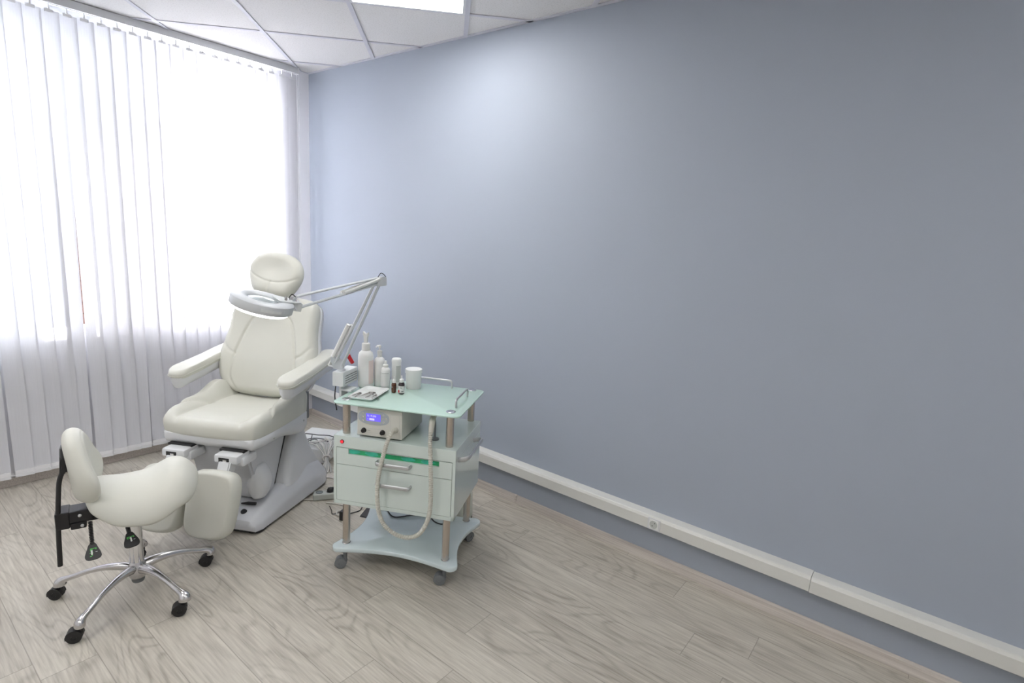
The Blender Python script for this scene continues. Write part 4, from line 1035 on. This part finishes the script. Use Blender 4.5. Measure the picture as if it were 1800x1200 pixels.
t3 = thing('power_plug', 'white plug pushed into the power strip beside the black one', 'plug', TR(1.735, 2.655, .0435) @ RZ(-33) @ Vector((.07, .0, 0)), math.radians(-33))
b = NB(); lathe(b, [(.018, 0), (.018, .014), (.012, .020), (0, .022)], 20); link('plug_body', b, 'bottle', t3, 50)
cable('power_cable', [(1.55, 2.93, .006), (1.615, 2.82, .006), (1.618, 2.74, .006), (1.655, 2.685, .008)], .0038, 'cablew', 'white cable running from the chair base to the power strip')
cable('power_cable', [(1.69, 2.61, .005), (1.72, 2.56, .005), (1.74, 2.50, .005), (1.715, 2.46, .006), (1.675, 2.475, .008), (1.65, 2.44, .01), (1.665, 2.41, .012)], .0042, 'cablew', 'white cable curling from the power strip to the black adapter')
cable('power_cable', [(1.68, 2.56, .005), (1.66, 2.51, .005), (1.64, 2.47, .006), (1.67, 2.45, .01), (1.66, 2.41, .016)], .0022, 'cableb', 'thin black cable looping beside the black adapter')
t = thing('power_adapter', 'black power adapter block standing on the floor behind a trolley post', 'adapter', (1.655, 2.38, 0), math.radians(-63))
b = NB(); box(b, -.024, .024, -.016, .016, 0, .052, .003); link('adapter_body', b, 'black', t)
b = NB(); tube(b, [(0, 0, .05), (0, 0, .062)], .006, 10); link('strain_relief', b, 'black', t)
cable('power_cable', [(1.81, 2.70, .005), (1.88, 2.79, .005), (1.90, 2.86, .005), (1.85, 2.91, .005), (1.74, 2.96, .006)], .005, 'cablew', 'white cable on the floor running behind the chair base')
cable('power_cable', [(1.80, 2.42, .004), (1.77, 2.40, .004), (1.73, 2.405, .004), (1.69, 2.42, .004)], .0028, 'cableb', 'thin black cable between the post and the foot switch')
t = thing('foot_switch', 'dark wedge-shaped foot switch half hidden behind the trolley shelf', 'foot switch', (1.80, 2.335, 0), math.radians(20))
b = NB(); loft(b, [[(-.06, y, 0), (.06, y, 0), (.06, y, .035), (-.055, y, .006)] for y in (-.035, .035)]); link('pedal', b, 'black', t)
cable('power_cable', [TW(.06, .33, .1235), TW(.12, .28, .1235), TW(.20, .325, .1235), TW(.28, .345, .1235), TW(.33, .30, .1235), TW(.37, .285, .1235), TW(.40, .31, .1235), TW(.36, .345, .1235)], .0032, 'cableb', 'black cable lying across the trolley bottom shelf')
# cable bundle on the low box
t = thing('cable_bundle', 'tied bundle of grey and white cables leaning on the low box', 'cable bundle', (1.93, 2.98, 0), 0)
wrap = Vector((.038, .052, .066))
for k in range(9):
    a = (k-4)/4
    e0 = Vector((-.02+.035*a+random.uniform(-.01, .01), -.02-.025*a, .006)); m0 = Vector((.012+.02*a, .012-.012*a, .03))
    w_ = wrap+Vector((.007*a, -.005*a, random.uniform(-.006, .006)))
    e1 = Vector((.085+.07*a+random.uniform(-.01, .01), .145-.03*a, .125+random.uniform(0, .02))); e2 = Vector((.06+.11*a, .26-.03*a, .113))
    b = NB(); tube(b, smooth_path([e0, m0, w_, e1, e2], 6), .0045, 8); link('cable_strand', b, 'cableg' if k % 3 else 'cablew', t, 60)
b = NB(); tube(b, smooth_path([wrap+Vector((.020*math.cos(a), -.014*math.cos(a), .018*math.sin(a))) for a in [2*PI*j/10 for j in range(11)]], 3), .006, 8); link('cable_tie', b, 'cablew', t, 60)
Z = .112
cable('power_cable', [(1.96, 3.36, .08), (2.0, 3.38, .13), (2.08, 3.30, Z+.012), (2.14, 3.24, Z+.006), (2.16, 3.14, .10), (2.13, 3.05, .03), (2.06, 2.95, .006), (1.98, 2.86, .006)], .0035, 'cableb', 'black cable draped over the low box towards the trolley')
cable('power_cable', [(1.95, 3.30, Z+.004), (2.02, 3.27, Z+.012), (2.07, 3.22, Z+.006), (2.05, 3.16, Z+.01), (2.10, 3.18, Z+.006), (2.20, 3.24, Z+.004)], .0035, 'cableb', 'black cable with a joint lying on top of the low box')
cable('power_cable', [(1.93, 3.25, Z+.006), (2.01, 3.24, Z+.016), (2.0, 3.17, Z+.016), (1.96, 3.20, Z+.012), (2.03, 3.30, Z+.024)], .003, 'cableb', 'black cable looped around the tied bundle')
cable('power_cable', [(2.07, 3.20, Z+.022), (2.05, 3.12, Z+.022), (2.03, 3.04, .06), (2.01, 2.98, .012), (2.03, 2.88, .006), (2.07, 2.80, .006)], .005, 'cablew', 'thick white cable falling from the low box to the floor')
